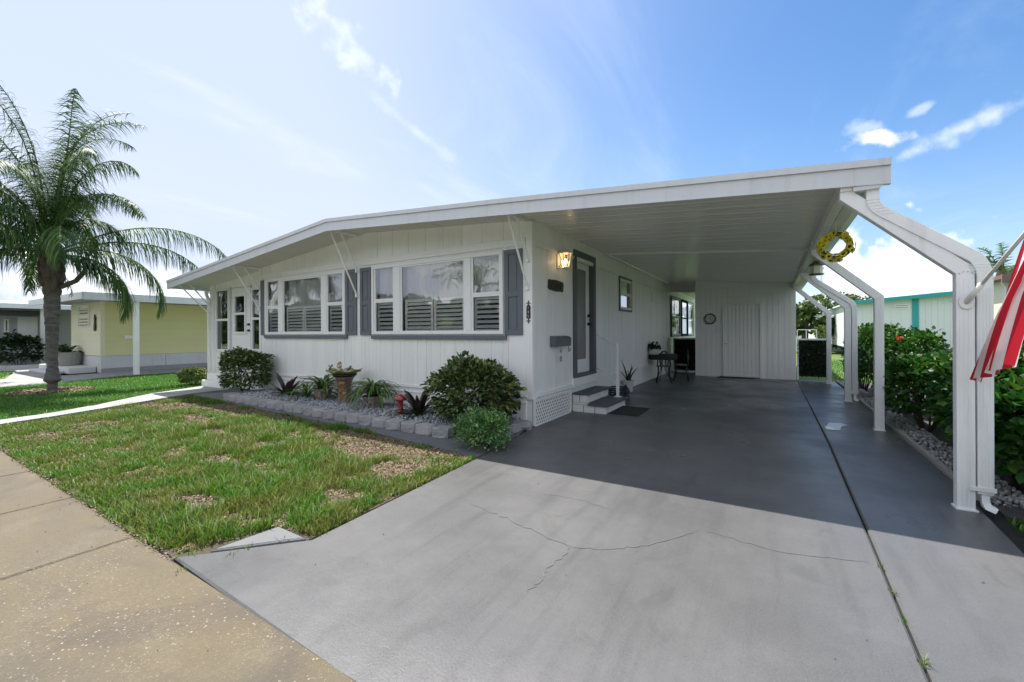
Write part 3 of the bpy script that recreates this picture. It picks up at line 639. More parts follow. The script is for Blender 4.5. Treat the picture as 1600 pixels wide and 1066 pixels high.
# lattice vent by the corner
m = MB(); y0, y1, z0, z1 = 5.52, 6.78, 0.02, 0.37
for s in (1, -1):
    n = 34
    for i in range(-6, 24):
        a = y0+i*0.062; pts = []
        ya, za, yb, zb = (a, z0, a+(z1-z0)*0.62, z1) if s > 0 else (a+(z1-z0)*0.62, z0, a, z1)
        lo, hi = min(ya, yb), max(ya, yb)
        if hi <= y0 or lo >= y1: continue
        def clip(yq, zq, yr, zr):
            t = 0.0
            if yq < y0: t = (y0-yq)/(yr-yq)
            if yq > y1: t = (y1-yq)/(yr-yq)
            return (yq+(yr-yq)*t, zq+(zr-zq)*t)
        p = clip(ya, za, yb, zb); q = clip(yb, zb, ya, za)
        m.beam((-2.985+0.004*s, *p), (-2.985+0.004*s, *q), 0.021, 0.005, up=(1,0,0))
m.build('lattice', 'white_trim', house, kind='stuff')
m = MB(); m.box(-3.0,-2.972,5.48,5.52,0.01,0.41); m.box(-3.0,-2.972,6.78,6.82,0.01,0.41); m.box(-2.999,-2.973,5.5205,6.7795,0.37,0.41); m.box(-2.999,-2.973,5.5205,6.7795,0.0,0.022); m.build('lattice_frame', 'white_trim', house)
m = MB(); m.box(-3.013,-3.004,5.5,6.8,0.0,0.41); m.build('lattice_shade_sheet', 'joint_dark', house)  # near-black sheet stands in for the shade behind the lattice openings

# roof
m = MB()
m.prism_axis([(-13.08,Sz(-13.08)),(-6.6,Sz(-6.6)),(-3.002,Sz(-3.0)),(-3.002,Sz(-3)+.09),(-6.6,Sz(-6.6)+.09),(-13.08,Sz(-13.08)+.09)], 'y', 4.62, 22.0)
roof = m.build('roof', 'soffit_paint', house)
def fascia(xs_, parent):
    m = MB()
    a = [(x, Sz(x)) for x in xs_]
    bot = [(x, z-0.125) for x, z in a]; mid = [(x, z+0.015) for x, z in a]; top = [(x, z+0.070) for x, z in a]
    m.prism_axis(bot+mid[::-1], 'y', 4.595, 4.617)
    m.prism_axis([(x, z+0.017) for x, z in a]+[(x, z+0.075) for x, z in a][::-1], 'y', 4.575, 4.617)
    m.prism_axis([(x, z-0.135) for x, z in a]+[(x, z-0.125) for x, z in a][::-1], 'y', 4.590, 4.640)
    return m.build('fascia', 'fascia_paint', parent)
fascia([-13.10, -6.6], house); fascia([-6.598, -3.0], house)
m = MB(); m.box(-13.13,-13.09,4.60,22,Sz(-13.1)-0.12,Sz(-13.1)+0.08); m.build('eave_gutter', 'fascia_paint', house)
m = MB()
for i in range(12):
    x = -12.9+i*0.82; zz = lambda q: Sz(q)
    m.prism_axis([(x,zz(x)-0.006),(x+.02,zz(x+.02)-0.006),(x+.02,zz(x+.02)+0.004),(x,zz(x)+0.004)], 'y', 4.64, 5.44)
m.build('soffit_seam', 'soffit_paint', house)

def ring(m, pl, u0, u1, z0, z1, t, w0, w1, **k):
    wbox(m, pl, u0, u1, w0, w1, z0, z0+t, **k); wbox(m, pl, u0, u1, w0, w1, z1-t, z1, **k)
    wbox(m, pl, u0, u0+t, w0, w1, z0+t, z1-t, **k); wbox(m, pl, u1-t, u1, w0, w1, z0+t, z1-t, **k)
def louvers(parent, pl, u0, u1, z0, z1, w, tilt=0.72, **k):
    m = MB(); t = 0.05
    ring(m, pl, u0, u1, z0, z1, t, w-0.012, w+0.012, **k)
    n = max(3, int((z1-z0-2*t)/0.068)); dz = (z1-z0-2*t)/n; yw = k.get('yw', YW)
    for i in range(n):
        z = z0+t+dz*(i+0.5); h = 0.034
        c, s = math.cos(tilt)*h, math.sin(tilt)*h
        a, b = u0+t+.002, u1-t-.002
        if pl == 'F': P4 = [(yw-w-c, z-s),(yw-w-c, z-s+.006),(yw-w+c, z+s+.006),(yw-w+c, z+s)]; m.prism_axis(P4, 'x', a, b)
    return m.build('interior_shutter', 'slat_white', parent)
def curtain(parent, u0, u1, z0, z1, yc, name='curtain', mat='curtain', amp=0.02, fr=34):
    n = int((u1-u0)*60)+2; vs = []; fs = []
    for i in range(n):
        u = u0+(u1-u0)*i/(n-1); y = yc+amp*math.sin(u*fr)+amp*0.5*math.sin(u*fr*0.43+1)
        vs += [(u, y, z0), (u, y, z1)]
    fs = [(2*i, 2*i+2, 2*i+3, 2*i+1) for i in range(n-1)]
    return MB().add(vs, fs).build(name, mat, parent, smooth=True)
def tri_window(x0, x1, L, C, R):
    """picture window between two hung sashes; L, C, R are the glass spans"""
    z0, z1 = 1.37, 2.65
    m = MB(); ring(m, 'F', x0, x1, z0, z1, 0.055, -0.03, 0.035)
    for a, b in ((L[1]+.03, C[0]-.03), (C[1]+.03, R[0]-.03)): wbox(m, 'F', a, b, -0.03, 0.033, z0+.056, z1-.056)
    w = m.build('window', 'vinyl_white', house, bevel=0.004)
    m = MB()
    for (a, b), rows in ((L, ((1.41,1.96),(2.03,2.59))), (R, ((1.41,1.96),(2.03,2.59))), (C, ((1.43,2.57),))):
        for zz0, zz1 in rows: ring(m, 'F', a-.028, b+.028, zz0-.034, zz1+.034, 0.034, -0.012, 0.018)
    m.build('sash', 'vinyl_white', w)
    for (a, b), rows in ((L, ((1.41,1.96),(2.03,2.59))), (R, ((1.41,1.96),(2.03,2.59))), (C, ((1.43,2.57),))):
        for k, (zz0, zz1) in enumerate(rows):
            dark = len(rows) == 2 and k == 0
            m = MB(); m.add([(a,YW-.001,zz0),(b,YW-.001,zz0),(b,YW-.001,zz1),(a,YW-.001,zz1)], [(0,1,2,3)])
            m.build('pane', 'dark_glass' if dark else 'window_glass', w)
    cm = (C[0]+C[1])/2
    louvers(w, 'F', C[0]+.03, cm-.01, 1.40, 1.99, -0.055); louvers(w, 'F', cm+.01, C[1]-.03, 1.40, 1.99, -0.055)
    louvers(w, 'F', L[0]-.02, L[1]+.02, 1.40, 1.97, -0.06, tilt=0.7); louvers(w, 'F', R[0]-.02, R[1]+.02, 1.40, 1.97, -0.06, tilt=0.7)
    curtain(w, x0+.05, x1-.05, 1.99, 2.66, YW+0.10)
    m = MB(); m.box(x0-.0, x1+.06, YW-.05, YW-.002, 1.285, 1.352); m.build('window_sill', 'shutter_gray', w, bevel=0.004)
tri_window(-6.44, -3.49, (-6.35,-5.87), (-5.66,-4.25), (-4.07,-3.56))
tri_window(-10.13, -7.22, (-10.04,-9.59), (-9.38,-8.00), (-7.79,-7.31))
def shutter(x0, x1):
    z0, z1 = 1.355, 2.645; m = MB(); t = 0.07
    ring(m, 'F', x0, x1, z0, z1, t, 0.002, 0.032); wbox(m, 'F', x0+t, x1-t, 0.002, 0.032, 1.93, 2.01)
    s = m.build('shutter', 'shutter_gray', house, bevel=0.004)
    for a, b in ((z0+t, 1.93), (2.01, z1-t)):
        m = MB(); wbox(m, 'F', x0+t, x1-t, 0.002, 0.016, a, b); wbox(m, 'F', x0+t+.03, x1-t-.03, 0.016, 0.024, a+.035, b-.035); m.build('shutter_panel', 'shutter_gray', s, bevel=0.005)
for a, b in ((-3.465,-3.15), (-6.77,-6.46), (-7.20,-6.88), (-10.31,-10.15)): shutter(a, b)

# roof braces: pairs of thin white rods up to the overhang
def brace(x, yl, zl, xu, yu, dz=0.0):
    zu = Sz(xu)-0.01
    m = MB(); m.tube([(x,yl,zl),(xu,yu,zu)], 0.017, 8); m.box(x-.018,x+.018,yl-.03,yl+.006,zl-.035,zl+.03); m.box(xu-.018,xu+.018,yu-.02,yu+.02,zu-.03,zu+.005)
    m.build('roof_brace', 'white_trim', house, bevel=0.003)
brace(-3.06,5.44,2.05,-3.05,4.86); brace(-3.05,5.44,2.46,-3.05,5.10)
brace(-6.84,5.42,2.12,-6.80,4.80); brace(-6.84,5.42,2.60,-6.80,5.02)
brace(-10.36,5.43,1.97,-10.30,4.80); brace(-10.36,5.43,2.47,-10.30,5.04)
brace(-12.90,5.54,1.83,-12.85,4.72); brace(-12.90,5.54,2.05,-12.85,4.98)
for x in (-3.05,-6.80,-10.3): piece('brace_block', 'white_trim', house, x-.02, x+.02, 4.9, 5.40, Sz(x)-.045, Sz(x)-.004)

# entry bay at the left end
YE = 5.58
wall('F', -12.82, -10.42, 0.0, lambda x: Sz(x)+0.02, [(-12.76,-12.10,0.96,2.56),(-11.98,-11.0,0.3,2.58),(-10.95,-10.50,0.98,2.5)], yw=YE, w1=0.0, mat='white_siding')
m = MB(); m.box(-12.82,-12.73,5.69,22,0,2.8); m.build('wall', 'white_trim', house)
m = MB(); q = [(-12.72,5.69),(-10.41,5.69),(-10.41,8.0),(-12.72,8.0)]
m.add([(x,y,z) for z in (0.3,2.6) for x,y in q], [(0,1,2,3),(4,5,6,7),(1,2,6,5),(2,3,7,6),(3,0,4,7)]); m.build('interior_wall', 'room_dark', house)
def simple_window(x0, x1, z0, z1, zm, yw, pane='dark_glass', parent=house, mat='vinyl_white'):
    m = MB(); ring(m, 'F', x0, x1, z0, z1, 0.05, -0.02, 0.03, yw=yw); wbox(m, 'F', x0+.05, x1-.05, -0.02, 0.025, zm-.03, zm+.03, yw=yw)
    w = m.build('window', mat, parent, bevel=0.003)
    for a, b in ((z0+.05, zm-.03), (zm+.03, z1-.05)):
        MB().add([(x0+.05,yw+.002,a),(x1-.05,yw+.002,a),(x1-.05,yw+.002,b),(x0+.05,yw+.002,b)], [(0,1,2,3)]).build('pane', pane, w)
    return w
simple_window(-12.78,-12.08,0.93,2.58,1.76,YE); simple_window(-10.97,-10.48,0.96,2.52,1.76,YE)
m = MB(); m.box(-11.97,-11.01,YE+.0,YE+.05,0.31,1.42); m.box(-11.97,-11.01,YE,YE+.05,2.36,2.57); m.box(-11.97,-11.77,YE,YE+.05,1.421,2.359); m.box(-11.25,-11.01,YE,YE+.05,1.421,2.359)
door = m.build('front_door', 'vinyl_white', house, bevel=0.003)
simple_window(-11.80,-11.22,1.39,2.39,1.90,YE-.012,parent=door)
m = MB(); m.lathe((0,0,0),[(0.03,0),(0.034,0.03),(0.02,0.05)],12)
for z in (1.62, 1.47): MB().tube([(-11.10,YE-.001,z),(-11.10,YE-.05,z)], [0.03,0.026], 12).build('door_knob', 'black_metal', door)
piece('casing', 'fascia_paint', house, -12.055, -11.99, YE-.03, YE-.003, 0.9, 2.6); piece('casing', 'fascia_paint', house, -11.0, -10.975, YE-.03, YE-.003, 0.9, 2.6)
m = MB(); m.box(-12.96,-12.83,5.50,5.66,0.05,Sz(-12.9)+.01); m.build('porch_post', 'white_trim', house, bevel=0.005)
m = MB(); m.rect_tube([(-13.08,5.46,2.56),(-13.08,5.46,2.46),(-12.93,5.46,2.30),(-12.93,5.46,0.12)], 0.06, 0.07, (0,1,0)); m.build('downspout', 'white_trim', house, bevel=0.006)
m = MB(); m.box(-12.7,-11.7,5.18,5.55,0.0,0.19); m.box(-12.68,-11.72,5.3,5.555,0.191,0.36); m.build('entry_platform', 'white_trim', house, bevel=0.01)

# side door with storm door in a deep grey casing
m = MB()
m.box(-3.10,-2.965,6.98,7.09,0.58,2.87); m.box(-3.10,-2.965,7.935,8.045,0.58,2.87); m.box(-3.10,-2.966,7.0905,7.9345,2.765,2.87); m.box(-3.10,-2.968,7.0905,7.9345,0.575,0.62)
sd = m.build('side_door', 'door_gray', house, bevel=0.004)
m = MB(); X0, X1 = -3.10, -3.065
def sb(a,b,c,d): m.box(X0,X1,a,b,c,d)
sb(7.10,7.20,0.63,2.755); sb(7.775,7.925,0.63,2.755); sb(7.2005,7.7745,2.58,2.755); sb(7.2005,7.7745,0.63,0.88)
m.box(X1,X1+.006,7.24,7.74,0.67,0.85)
m.box(X1-.002,X1+.01,7.19,7.21,0.88,2.58)
m.build('storm_door', 'vinyl_white', sd, bevel=0.003)
MB().box(-3.09,-3.078,7.2,7.775,0.88,2.58).build('pane', 'frosted_glass', sd)
m = MB(); m.box(-3.11,-3.102,7.09,7.93,0.6,2.8); m.build('inner_door', 'white_trim', sd)
for z in (1.71, 1.55): MB().tube([(-3.064,7.85,z),(-3.0,7.85,z)], [0.032,0.026], 12).build('door_knob', 'black_metal', sd)
m = MB(); m.box(-3.014,-2.96,6.90,8.10,0.42,0.572); m.build('door_sill', 'white_trim', house, bevel=0.004)
# small hung window under the carport
def side_window(y0, y1, z0, z1, frame='vinyl_white', outer='door_gray'):
    m = MB(); ring(m, 'S', y0, y1, z0, z1, 0.045, -0.03, 0.03); w = m.build('window', outer, house)
    m = MB(); ring(m, 'S', y0+.046, y1-.03, z0+.046, z1-.046, 0.055, -0.03, 0.024); wbox(m, 'S', y0+.101, y1-.09, -0.03, 0.02, (z0+z1)/2-.03, (z0+z1)/2+.03); m.build('window_frame', frame, w)
    for a, b in ((z0+.1,(z0+z1)/2-.03),((z0+z1)/2+.03,z1-.1)):
        MB().add([(XW+.0,y0+.1,a),(XW,y1-.08,a),(XW,y1-.08,b),(XW,y0+.1,b)], [(0,1,2,3)]).build('pane', 'dark_glass', w)
    MB().box(-3.6,-3.59,y0-.3,y1+.3,z0-.2,z1+.2).build('blind', 'curtain', w)
side_window(9.62, 10.63, 1.88, 2.69)
side_window(15.6, 17.3, 1.2, 2.66, 'gray_siding'); side_window(17.6, 19.0, 1.2, 2.66, 'joint_dark', 'joint_dark'); side_window(19.02, 20.5, 1.2, 2.66)
m = MB(); m.box(-2.999,-2.988,12.75,13.67,2.28,2.60); m.build('access_panel', 'white_siding', house, bevel=0.003)
MB().tube([(-2.93,8.8,3.02),(-2.93,15.0,2.99)], 0.016, 8).build('conduit', 'white_trim', house, smooth=True)

# ------------------------------------------------------------------ carport
cp = thing('carport', 'white aluminium carport roof on four bent posts over the grey driveway', 'carport', (-1, 9, 0))
fascia([-2.998, 0.845], cp)
pan = MB()
def pz(x): return Sz(x)
pan.prism_axis([(-3.0,pz(-3.0)),(0.60,pz(0.60)),(0.60,pz(0.60)+.05),(-3.0,pz(-3.0)+.05)], 'y', 0.0, 0.150)
pan.prism_axis([(-3.0,pz(-3.0)+.002),(0.60,pz(0.60)+.002),(0.60,pz(0.60)+.05),(-3.0,pz(-3.0)+.05)], 'y', 0.1505, 0.1575)
pan.prism_axis([(-3.0,pz(-3.0)+.001),(0.60,pz(0.60)+.001),(0.60,pz(0.60)+.05),(-3.0,pz(-3.0)+.05)], 'y', 0.158, 0.297)
pan.prism_axis([(-3.0,pz(-3.0)-.002),(0.60,pz(0.60)-.002),(0.60,pz(0.60)+.05),(-3.0,pz(-3.0)+.05)], 'y', 0.2975, 0.3035)
pme = None
for i in range(35):
    if pme is None:
        o = pan.build('roof_pan', 'pan_white', None); pme = o.data; o.parent = cp
    else: o = bpy.data.objects.new('roof_pan', pme); link(o, cp)
    o.location = Vector((0, 4.625+i*0.304, 0)) - wl(cp)
m = MB(); m.box(-3.0,0.6,8.62,8.66,Sz(0.6)-.03,Sz(0.6)-.0)
m = MB(); m.prism_axis([(-2.99,Sz(-2.99)-.03),(0.55,Sz(.55)-.03),(0.55,Sz(.55)+.02),(-2.99,Sz(-2.99)+.02)], 'y', 8.63, 8.68); m.build('pan_joint', 'pan_white', cp)
m = MB(); m.box(0.535,0.60,4.62,15.2,2.60,Sz(.57)+.0); m.box(0.515,0.535,4.62,15.2,2.60,2.64); m.build('beam', 'pan_white', cp, bevel=0.004)
m = MB(); m.prism_axis([(0.601,2.595),(0.70,2.585),(0.77,2.60),(0.80,2.66),(0.80,2.74),(0.84,2.79),(0.815,2.795),(0.78,2.75),(0.775,2.62),(0.62,2.61),(0.62,2.80),(0.601,2.80)], 'y', 4.62, 15.2); m.build('gutter', 'post_white', cp)
m = MB(); m.prism_axis([(0.601,2.585),(0.78,2.585),(0.80,2.61),(0.80,2.615),(0.81,2.618),(0.601,2.618)], 'y', 4.597, 4.6165); m.build('gutter_cap', 'fascia_paint', cp)
for i, y in enumerate((4.68, 7.75, 10.6, 13.8)):
    w = 0.105
    m = MB(); m.rect_tube([(0.567,y,2.74),(0.567,y,2.56),(1.287,y,1.86),(1.287,y,0.0)], 0.085, w, (0,1,0))
    p = m.build('post', 'post_white', cp, bevel=0.006)
    m = MB()
    for k in range(3): m.box(1.2525+k*0.025, 1.2605+k*0.025, y-0.0455, y-0.0428, 0.03, 1.80)
    m.build('flute', 'post_white', p)
    m = MB()
    for dx, dz in ((-.035,0),(-.012,.012),(.012,.012),(.035,0)): m.tube([(1.287+dx,y-.0425,1.84+dz),(1.287+dx,y-.047,1.84+dz)], 0.005, 6)
    m.build('screw', 'steel', p)
    m = MB(); m.box(1.225,1.352,y-.055,y+.055,0.0,0.012); m.build('base_plate', 'post_white', p)
    if i in (0, 2):
        yy = y-0.012
        path = [(0.735,yy,2.62)]
        for t in np.linspace(0, 1, 6): path.append((0.735+0.09*t*t, yy, 2.50-0.13*t))
        for t in np.linspace(0, 1, 6): path.append((1.345+0.047*(1-(1-t)**2), yy, 1.955-0.13*t*1.2))
        path += [(1.392,yy,0.14)]
        m = MB(); m.rect_tube(path, 0.085, 0.088, (0,1,0)); ds = m.build('downspout', 'post_white', cp, bevel=0.006)
        m = MB()
        for k in range(4): m.box(1.360+k*0.018, 1.366+k*0.018, yy-.0455, yy-.0428, 0.2, 1.72)
        m.build('flute', 'post_white', ds)
        m = MB()
        for k in range(6):
            t = k/5; m.box(0.69+.09*t*t, 0.78+.09*t*t, yy-.046, yy+.046, 2.50-.13*t, 2.503-.13*t)
            m.box(1.30+.045*t, 1.437+.0*t, yy-.0455, yy+.0455, 1.90-.11*t, 1.903-.11*t)
        m.build('crimp', 'post_white', ds)
        m = MB(); m.rect_tube([(1.392,yy,0.16),(1.392,yy,0.09),(1.40,yy-.02,0.05),(1.44,yy-.04,0.035)], 0.072, 0.045, (0,1,0)); m.build('elbow', 'post_white', ds, bevel=0.005)
        m = MB(); m.box(1.30,1.445,yy-.053,yy-.0465,0.165,0.20); m.build('strap', 'post_white', ds, bevel=0.002)

# ------------------------------------------------------------------ storage shed
YS = 14.45
sh = thing('storage_shed', 'glossy white panelled storage room closing the back of the carport', 'shed', (-0.7, 15.5, 0))
m = MB(); m.box(-2.05,0.60,YS+.014,17.2,0.0,2.76); m.build('wall', 'shed_white', sh)
boards('F', -2.05, -1.275, 0.0, 2.76, [], wdt=0.155, gap=0.010, mat='shed_white', parent=sh, yw=YS, name='wall_panel', w1=0.0)
boards('F', -0.235, 0.60, 0.0, 2.72, [], wdt=0.14, gap=0.010, mat='shed_white', parent=sh, yw=YS, name='wall_panel')
boards('F', -1.27, -0.24, 2.25, 2.76, [], wdt=0.147, gap=0.010, mat='shed_white', parent=sh, yw=YS, name='wall_panel')
m = MB(); ring(m, 'F', -1.27, -0.24, 0.0, 2.245, 0.05, -0.012, 0.045, yw=YS); dfr = m.build('door_frame', 'shed_white', sh, bevel=0.003)
m = MB(); m.box(-1.232,-0.278,YS+.0,YS+.012,0.04,2.205); dd = m.build('door', 'shed_white', sh)
for i in range(9): piece('door_rib', 'shed_white', dd, -1.215+i*0.104, -1.215+i*0.104+0.086, YS-.018, YS-.0005, 0.06, 2.19)
m = MB(); m.tube([(-1.20,YS-.010,1.02),(-1.20,YS-.05,1.02),(-1.15,YS-.055,1.02)], 0.012, 8); m.build('door_handle', 'steel', dd, smooth=True)
piece('threshold', 'tread_gray', sh, -1.35, -0.28, YS-.10, YS-.014, 0.0, 0.025)
# dark backs of the carport recess beyond
m = MB(); m.prism_axis([(-3.0,Sz(-3)-.30),(-2.05,Sz(-2.05)-.30),(-2.05,Sz(-2.05)-.002),(-3.0,Sz(-3)-.002)], 'y', 15.12, 15.2); m.build('end_fascia', 'soffit_paint', cp)

m = MB(); m.prism_axis([(-2.99,2.90),(0.62,2.78),(0.62,2.86),(-2.99,2.98)], 'y', 15.21, 21.5); m.build('roof', 'pan_white', sh)  # roof carried back beside the shed, added to shade the gap

m = MB(); m.prism_axis([(-2.05,2.755),(0.53,2.60),(0.53,Sz(.53)+.01),(-2.05,Sz(-2.05)+.01)], 'y', YS-.004, YS+.012); m.build('header_panel', 'shed_white', sh)
# ------------------------------------------------------------------ lawns
LAWN = [(-9.93,1.20),(-3.23,1.20),(-3.08,1.74),(-2.73,1.78),(-2.86,3.84),(-5.5,4.07),(-8,4.2),(-11.15,4.32),(-10.93,3.7),(-10.48,2.7),(-10.2,2.0)]
BARE = [(-4.03,1.62,.30,.15),(-9.2,2.1,.6,.2),(-3.9,3.6,1.3,.62),(-6.9,3.95,2.0,.36),(-5.1,3.7,1.4,.50),(-9.3,3.85,1.5,.42),(-3.5,1.65,.3,.22),(-5.3,2.3,.5,.18),(-6.6,2.9,.8,.16),(-4.4,2.45,.45,.22),(-8.0,3.2,.8,.2),(-3.15,2.35,.22,.2),(-3.3,3.1,.4,.25)]
def bare(x, y):
    b = np.zeros_like(x)
    for cx, cy, rx, ry in BARE:
        b = np.maximum(b, 1.25 - ((x-cx)/rx)**2 - ((y-cy)/ry)**2)
    b = np.clip(b, -1.0, 1.15)*0.85-0.20 + (vnoise(x, y, 1.7, 3)-0.52)*1.5 + (vnoise(x, y, 5.5, 4)-0.5)*1.5 + (vnoise(x, y, 15, 5)-0.5)*1.2
    return b
def blades(name, pts, h, w, mat, lean=0.55, z0=-0.015, kind='stuff'):
    n = len(pts); a = rng.uniform(0, 2*PI, n); ln = rng.uniform(0.1, lean, n)*h; dx, dy = np.cos(a)*ln, np.sin(a)*ln
    px, py = -np.sin(a)*w/2, np.cos(a)*w/2; x, y = pts[:,0], pts[:,1]; z = np.full(n, z0)
    v = np.stack([np.stack([x-px,y-py,z],1), np.stack([x+px,y+py,z],1),
                  np.stack([x+dx*.45-px*.85,y+dy*.45-py*.85,z+h*.62],1), np.stack([x+dx*.45+px*.85,y+dy*.45+py*.85,z+h*.62],1),
                  np.stack([x+dx,y+dy,z+h*.93],1)], 1)
    f = np.array([(0,1,3),(0,3,2),(2,3,4)])[None]+(np.arange(n)*5)[:,None,None]
    return np_mesh(name, v.reshape(-1,3), f.reshape(-1,3), mat, None, kind)
def chips(name, pts, s, mat, z=0.0, zr=0.02, flat=0.35, kind='stuff', parent=None):
    n = len(pts); d = rng.normal(size=(n,3)); d[:,2] *= flat; R = frames(d, rng.normal(0, .5, n))
    loc = np.column_stack([pts, z+rng.uniform(0, zr, n)])
    tv = np.array([(-.5,0,0),(.5,.0,.0),(.35,1.6,.1),(-.4,1.5,-.05)]); tf = np.array([(0,1,2),(0,2,3)])
    return scatter(name, tv, tf, loc, R, s, mat, parent, kind)
P_ = in_poly_pts(LAWN, 150000)
w8 = np.clip(1.5-(-P_[:,0]-2.5)*0.10, 0.45, 1); P_ = P_[rng.random(len(P_)) < w8]
b = bare(P_[:,0], P_[:,1])
keep = rng.random(len(P_)) < np.clip(0.74-b*1.2, 0.03, 1)
G = P_[keep]; bb = np.clip(b[keep], -1, 1)
hh = rng.uniform(0.022, 0.068, len(G))*np.clip(1.0-bb*0.45, 0.5, 1.5)*np.where(vnoise(G[:,0],G[:,1],1.1,9)>0.55, 1.35, 0.95)
tag(blades('grass', G, hh, rng.uniform(.004,.009,len(G)), 'grass_blade', lean=1.2), 'patchy green lawn grass between the pavement and the garden bed', 'grass')
Dp = P_[(rng.random(len(P_)) < np.clip(0.25+b*0.6, 0.06, 0.75))][:42000]
tag(blades('dead_grass', Dp, rng.uniform(.008,.024,len(Dp)), rng.uniform(.003,.006,len(Dp)), 'grass_dry', lean=2.6), 'straw coloured dead grass in the bare lawn patches', 'dry grass')
C_ = P_[(b > 0.12)]; C_ = C_[rng.permutation(len(C_))[:34000]]
tag(chips('mulch', C_, rng.uniform(.006,.016,len(C_)), 'mulch_chip', z=-0.012, zr=0.014), 'tan wood chip mulch scattered over the bare lawn patches', 'mulch')
# ragged blades over the lawn's edges
E_ = []
for (a, b2) in (((-9.9,1.17),(-3.2,1.17)), ((-2.72,1.8),(-2.85,3.8))):
    t = rng.random(3400 if a[0] < -5 else 1300)[:,None]; E_.append(np.array([a])*(1-t)+np.array([b2])*t+rng.normal(0,.022,(len(t),2)))
E_ = np.concatenate(E_); E_ = E_[vnoise(E_[:,0],E_[:,1],3.1,21) > 0.30]
tag(blades('edge_grass', E_, rng.uniform(.02,.065,len(E_)), rng.uniform(.004,.008,len(E_)), 'grass_blade', lean=1.4), 'ragged grass along the pavement and driveway edges', 'grass')
e = np.column_stack([rng.uniform(-10, -3.1, 1500), 1.150-np.abs(rng.normal(0, .022, 1500))]); e = e[vnoise(e[:,0]*1.0, e[:,1], 2.2, 31) > .35]
tag(chips('edge_litter', e, rng.uniform(.004,.011,len(e)), 'mulch_chip', z=.002, zr=.004, flat=.2), 'crumbs of soil and thatch along the pavement edge', 'litter')
# small weeds in joints
WD = []
for cx, cy, n in ((-2.98,1.10,16),(-2.90,1.45,14),(-2.82,1.62,26),(-2.93,1.36,10),(-3.15,1.22,14),(.547,3.0,10),(.542,2.72,12),(.535,2.42,16),(.55,3.25,6),(-3.4,1.2,18)):
    WD.append(np.array([[cx,cy]])+rng.normal(0,.012,(n,2)))
WD = np.concatenate(WD); tag(blades('weed', WD, rng.uniform(.015,.05,len(WD)), rng.uniform(.003,.006,len(WD)), 'grass_blade', lean=1.6), 'tiny weeds growing in the driveway joints', 'weeds')
LEFT = [(-10.47,1.18),(-10.72,2.07),(-11.22,2.85),(-12.17,3.95),(-12.85,5.6),(-12.9,12),(-18.2,12),(-18.2,5.2),(-17.35,3.4),(-17.0,1.16)]
Q = in_poly_pts(LEFT, 78000); rr = np.hypot(Q[:,0]+14.95, Q[:,1]-2.94); Q = Q[(rr > .55) | (rng.random(len(Q)) < .12)]
tag(blades('lush_grass', Q, rng.uniform(.03,.075,len(Q)), rng.uniform(.007,.013,len(Q)), 'grass_lush', lean=1.1), 'bright green lawn around the palm trunk', 'grass')
a = rng.uniform(0,2*PI,2600); r = np.sqrt(rng.random(2600))*.75; Q = np.column_stack([-14.95+r*np.cos(a), 2.94+r*np.sin(a)])
tag(chips('palm_mulch', Q, rng.uniform(.015,.035,len(Q)), 'mulch_chip', z=0.0, zr=.05), 'brown mulch ring at the foot of the palm', 'mulch')
RL = [(1.6,15),(12,15),(12,26),(1.6,26)]
Q = np.concatenate([in_poly_pts([(3.0,4),(8,4),(12,15),(2.8,15)], 20000), in_poly_pts(RL, 16000), in_poly_pts([(1.38,3.2),(2.3,3.2),(2.3,4.6),(1.5,4.6)], 3500)])
tag(blades('far_grass_blades', Q, rng.uniform(.04,.09,len(Q)), rng.uniform(.010,.02,len(Q)), 'grass_lush', lean=1.0, z0=-.06), 'sunlit green lawn beyond the leafy shrubs', 'grass')
FL = [(-34,-0.4),(-20.7,-0.4),(-20.7,2.8),(-24,3.7),(-34,4.0)]
Q = np.concatenate([in_poly_pts(FL, 16000), in_poly_pts([(-34,5.1),(-25,4.8),(-25,5.3),(-34,5.6)], 3000)])
tag(blades('neighbor_grass', Q, rng.uniform(.04,.08,len(Q)), rng.uniform(.012,.022,len(Q)), 'grass_lush', lean=1.0, z0=-.06), 'green lawn in front of the neighbouring houses', 'grass')

# ------------------------------------------------------------------ garden bed
BED = [(-3.25,4.50),(-3.08,5.0),(-3.10,5.43),(-9.9,5.43),(-9.95,4.62),(-8,4.58),(-5,4.50)]
sheet('garden_bed', BED, -0.02, 0.07, 'bed_soil')
ICO = np.array([(0,0,.55),(.8,.1,.1),(.2,.85,-.05),(-.75,.35,.1),(-.5,-.7,.0),(.45,-.75,.05),(.05,0,-.5)]); ICF = np.array([(0,1,2),(0,2,3),(0,3,4),(0,4,5),(0,5,1),(6,2,1),(6,3,2),(6,4,3),(6,5,4),(6,1,5)])
def rocks(name, pts, z, zr, s0, s1, mat, label, parent=None):
    n = len(pts); R = frames(rng.normal(size=(n,3)), rng.uniform(0, 6, n)); loc = np.column_stack([pts, z+rng.uniform(0, zr, n)])
    o = scatter(name, ICO, ICF, loc, R, rng.uniform(s0, s1, n), mat, parent, 'stuff', width=rng.uniform(.6, 1.3, n)); return tag(o, label, 'gravel')
rocks('blue_gravel', in_poly_pts(BED, 11500), 0.07, 0.055, .013, .034, 'gravel_blue', 'blue grey gravel filling the garden bed along the front wall')
RB = [(1.50,4.95),(2.6,4.95),(2.6,14.4),(1.53,14.4)]
sheet('side_bed', [(1.52,4.7),(3.4,4.7),(3.4,14.6),(1.54,14.6)], -0.1, -0.02, 'bed_soil')
rocks('white_gravel', in_poly_pts([(1.50,4.95),(1.80,4.95),(1.80,14.4),(1.53,14.4)], 3600), -0.02, 0.05, .014, .036, 'gravel_white', 'white and grey stones under the shrubs beside the carport posts')
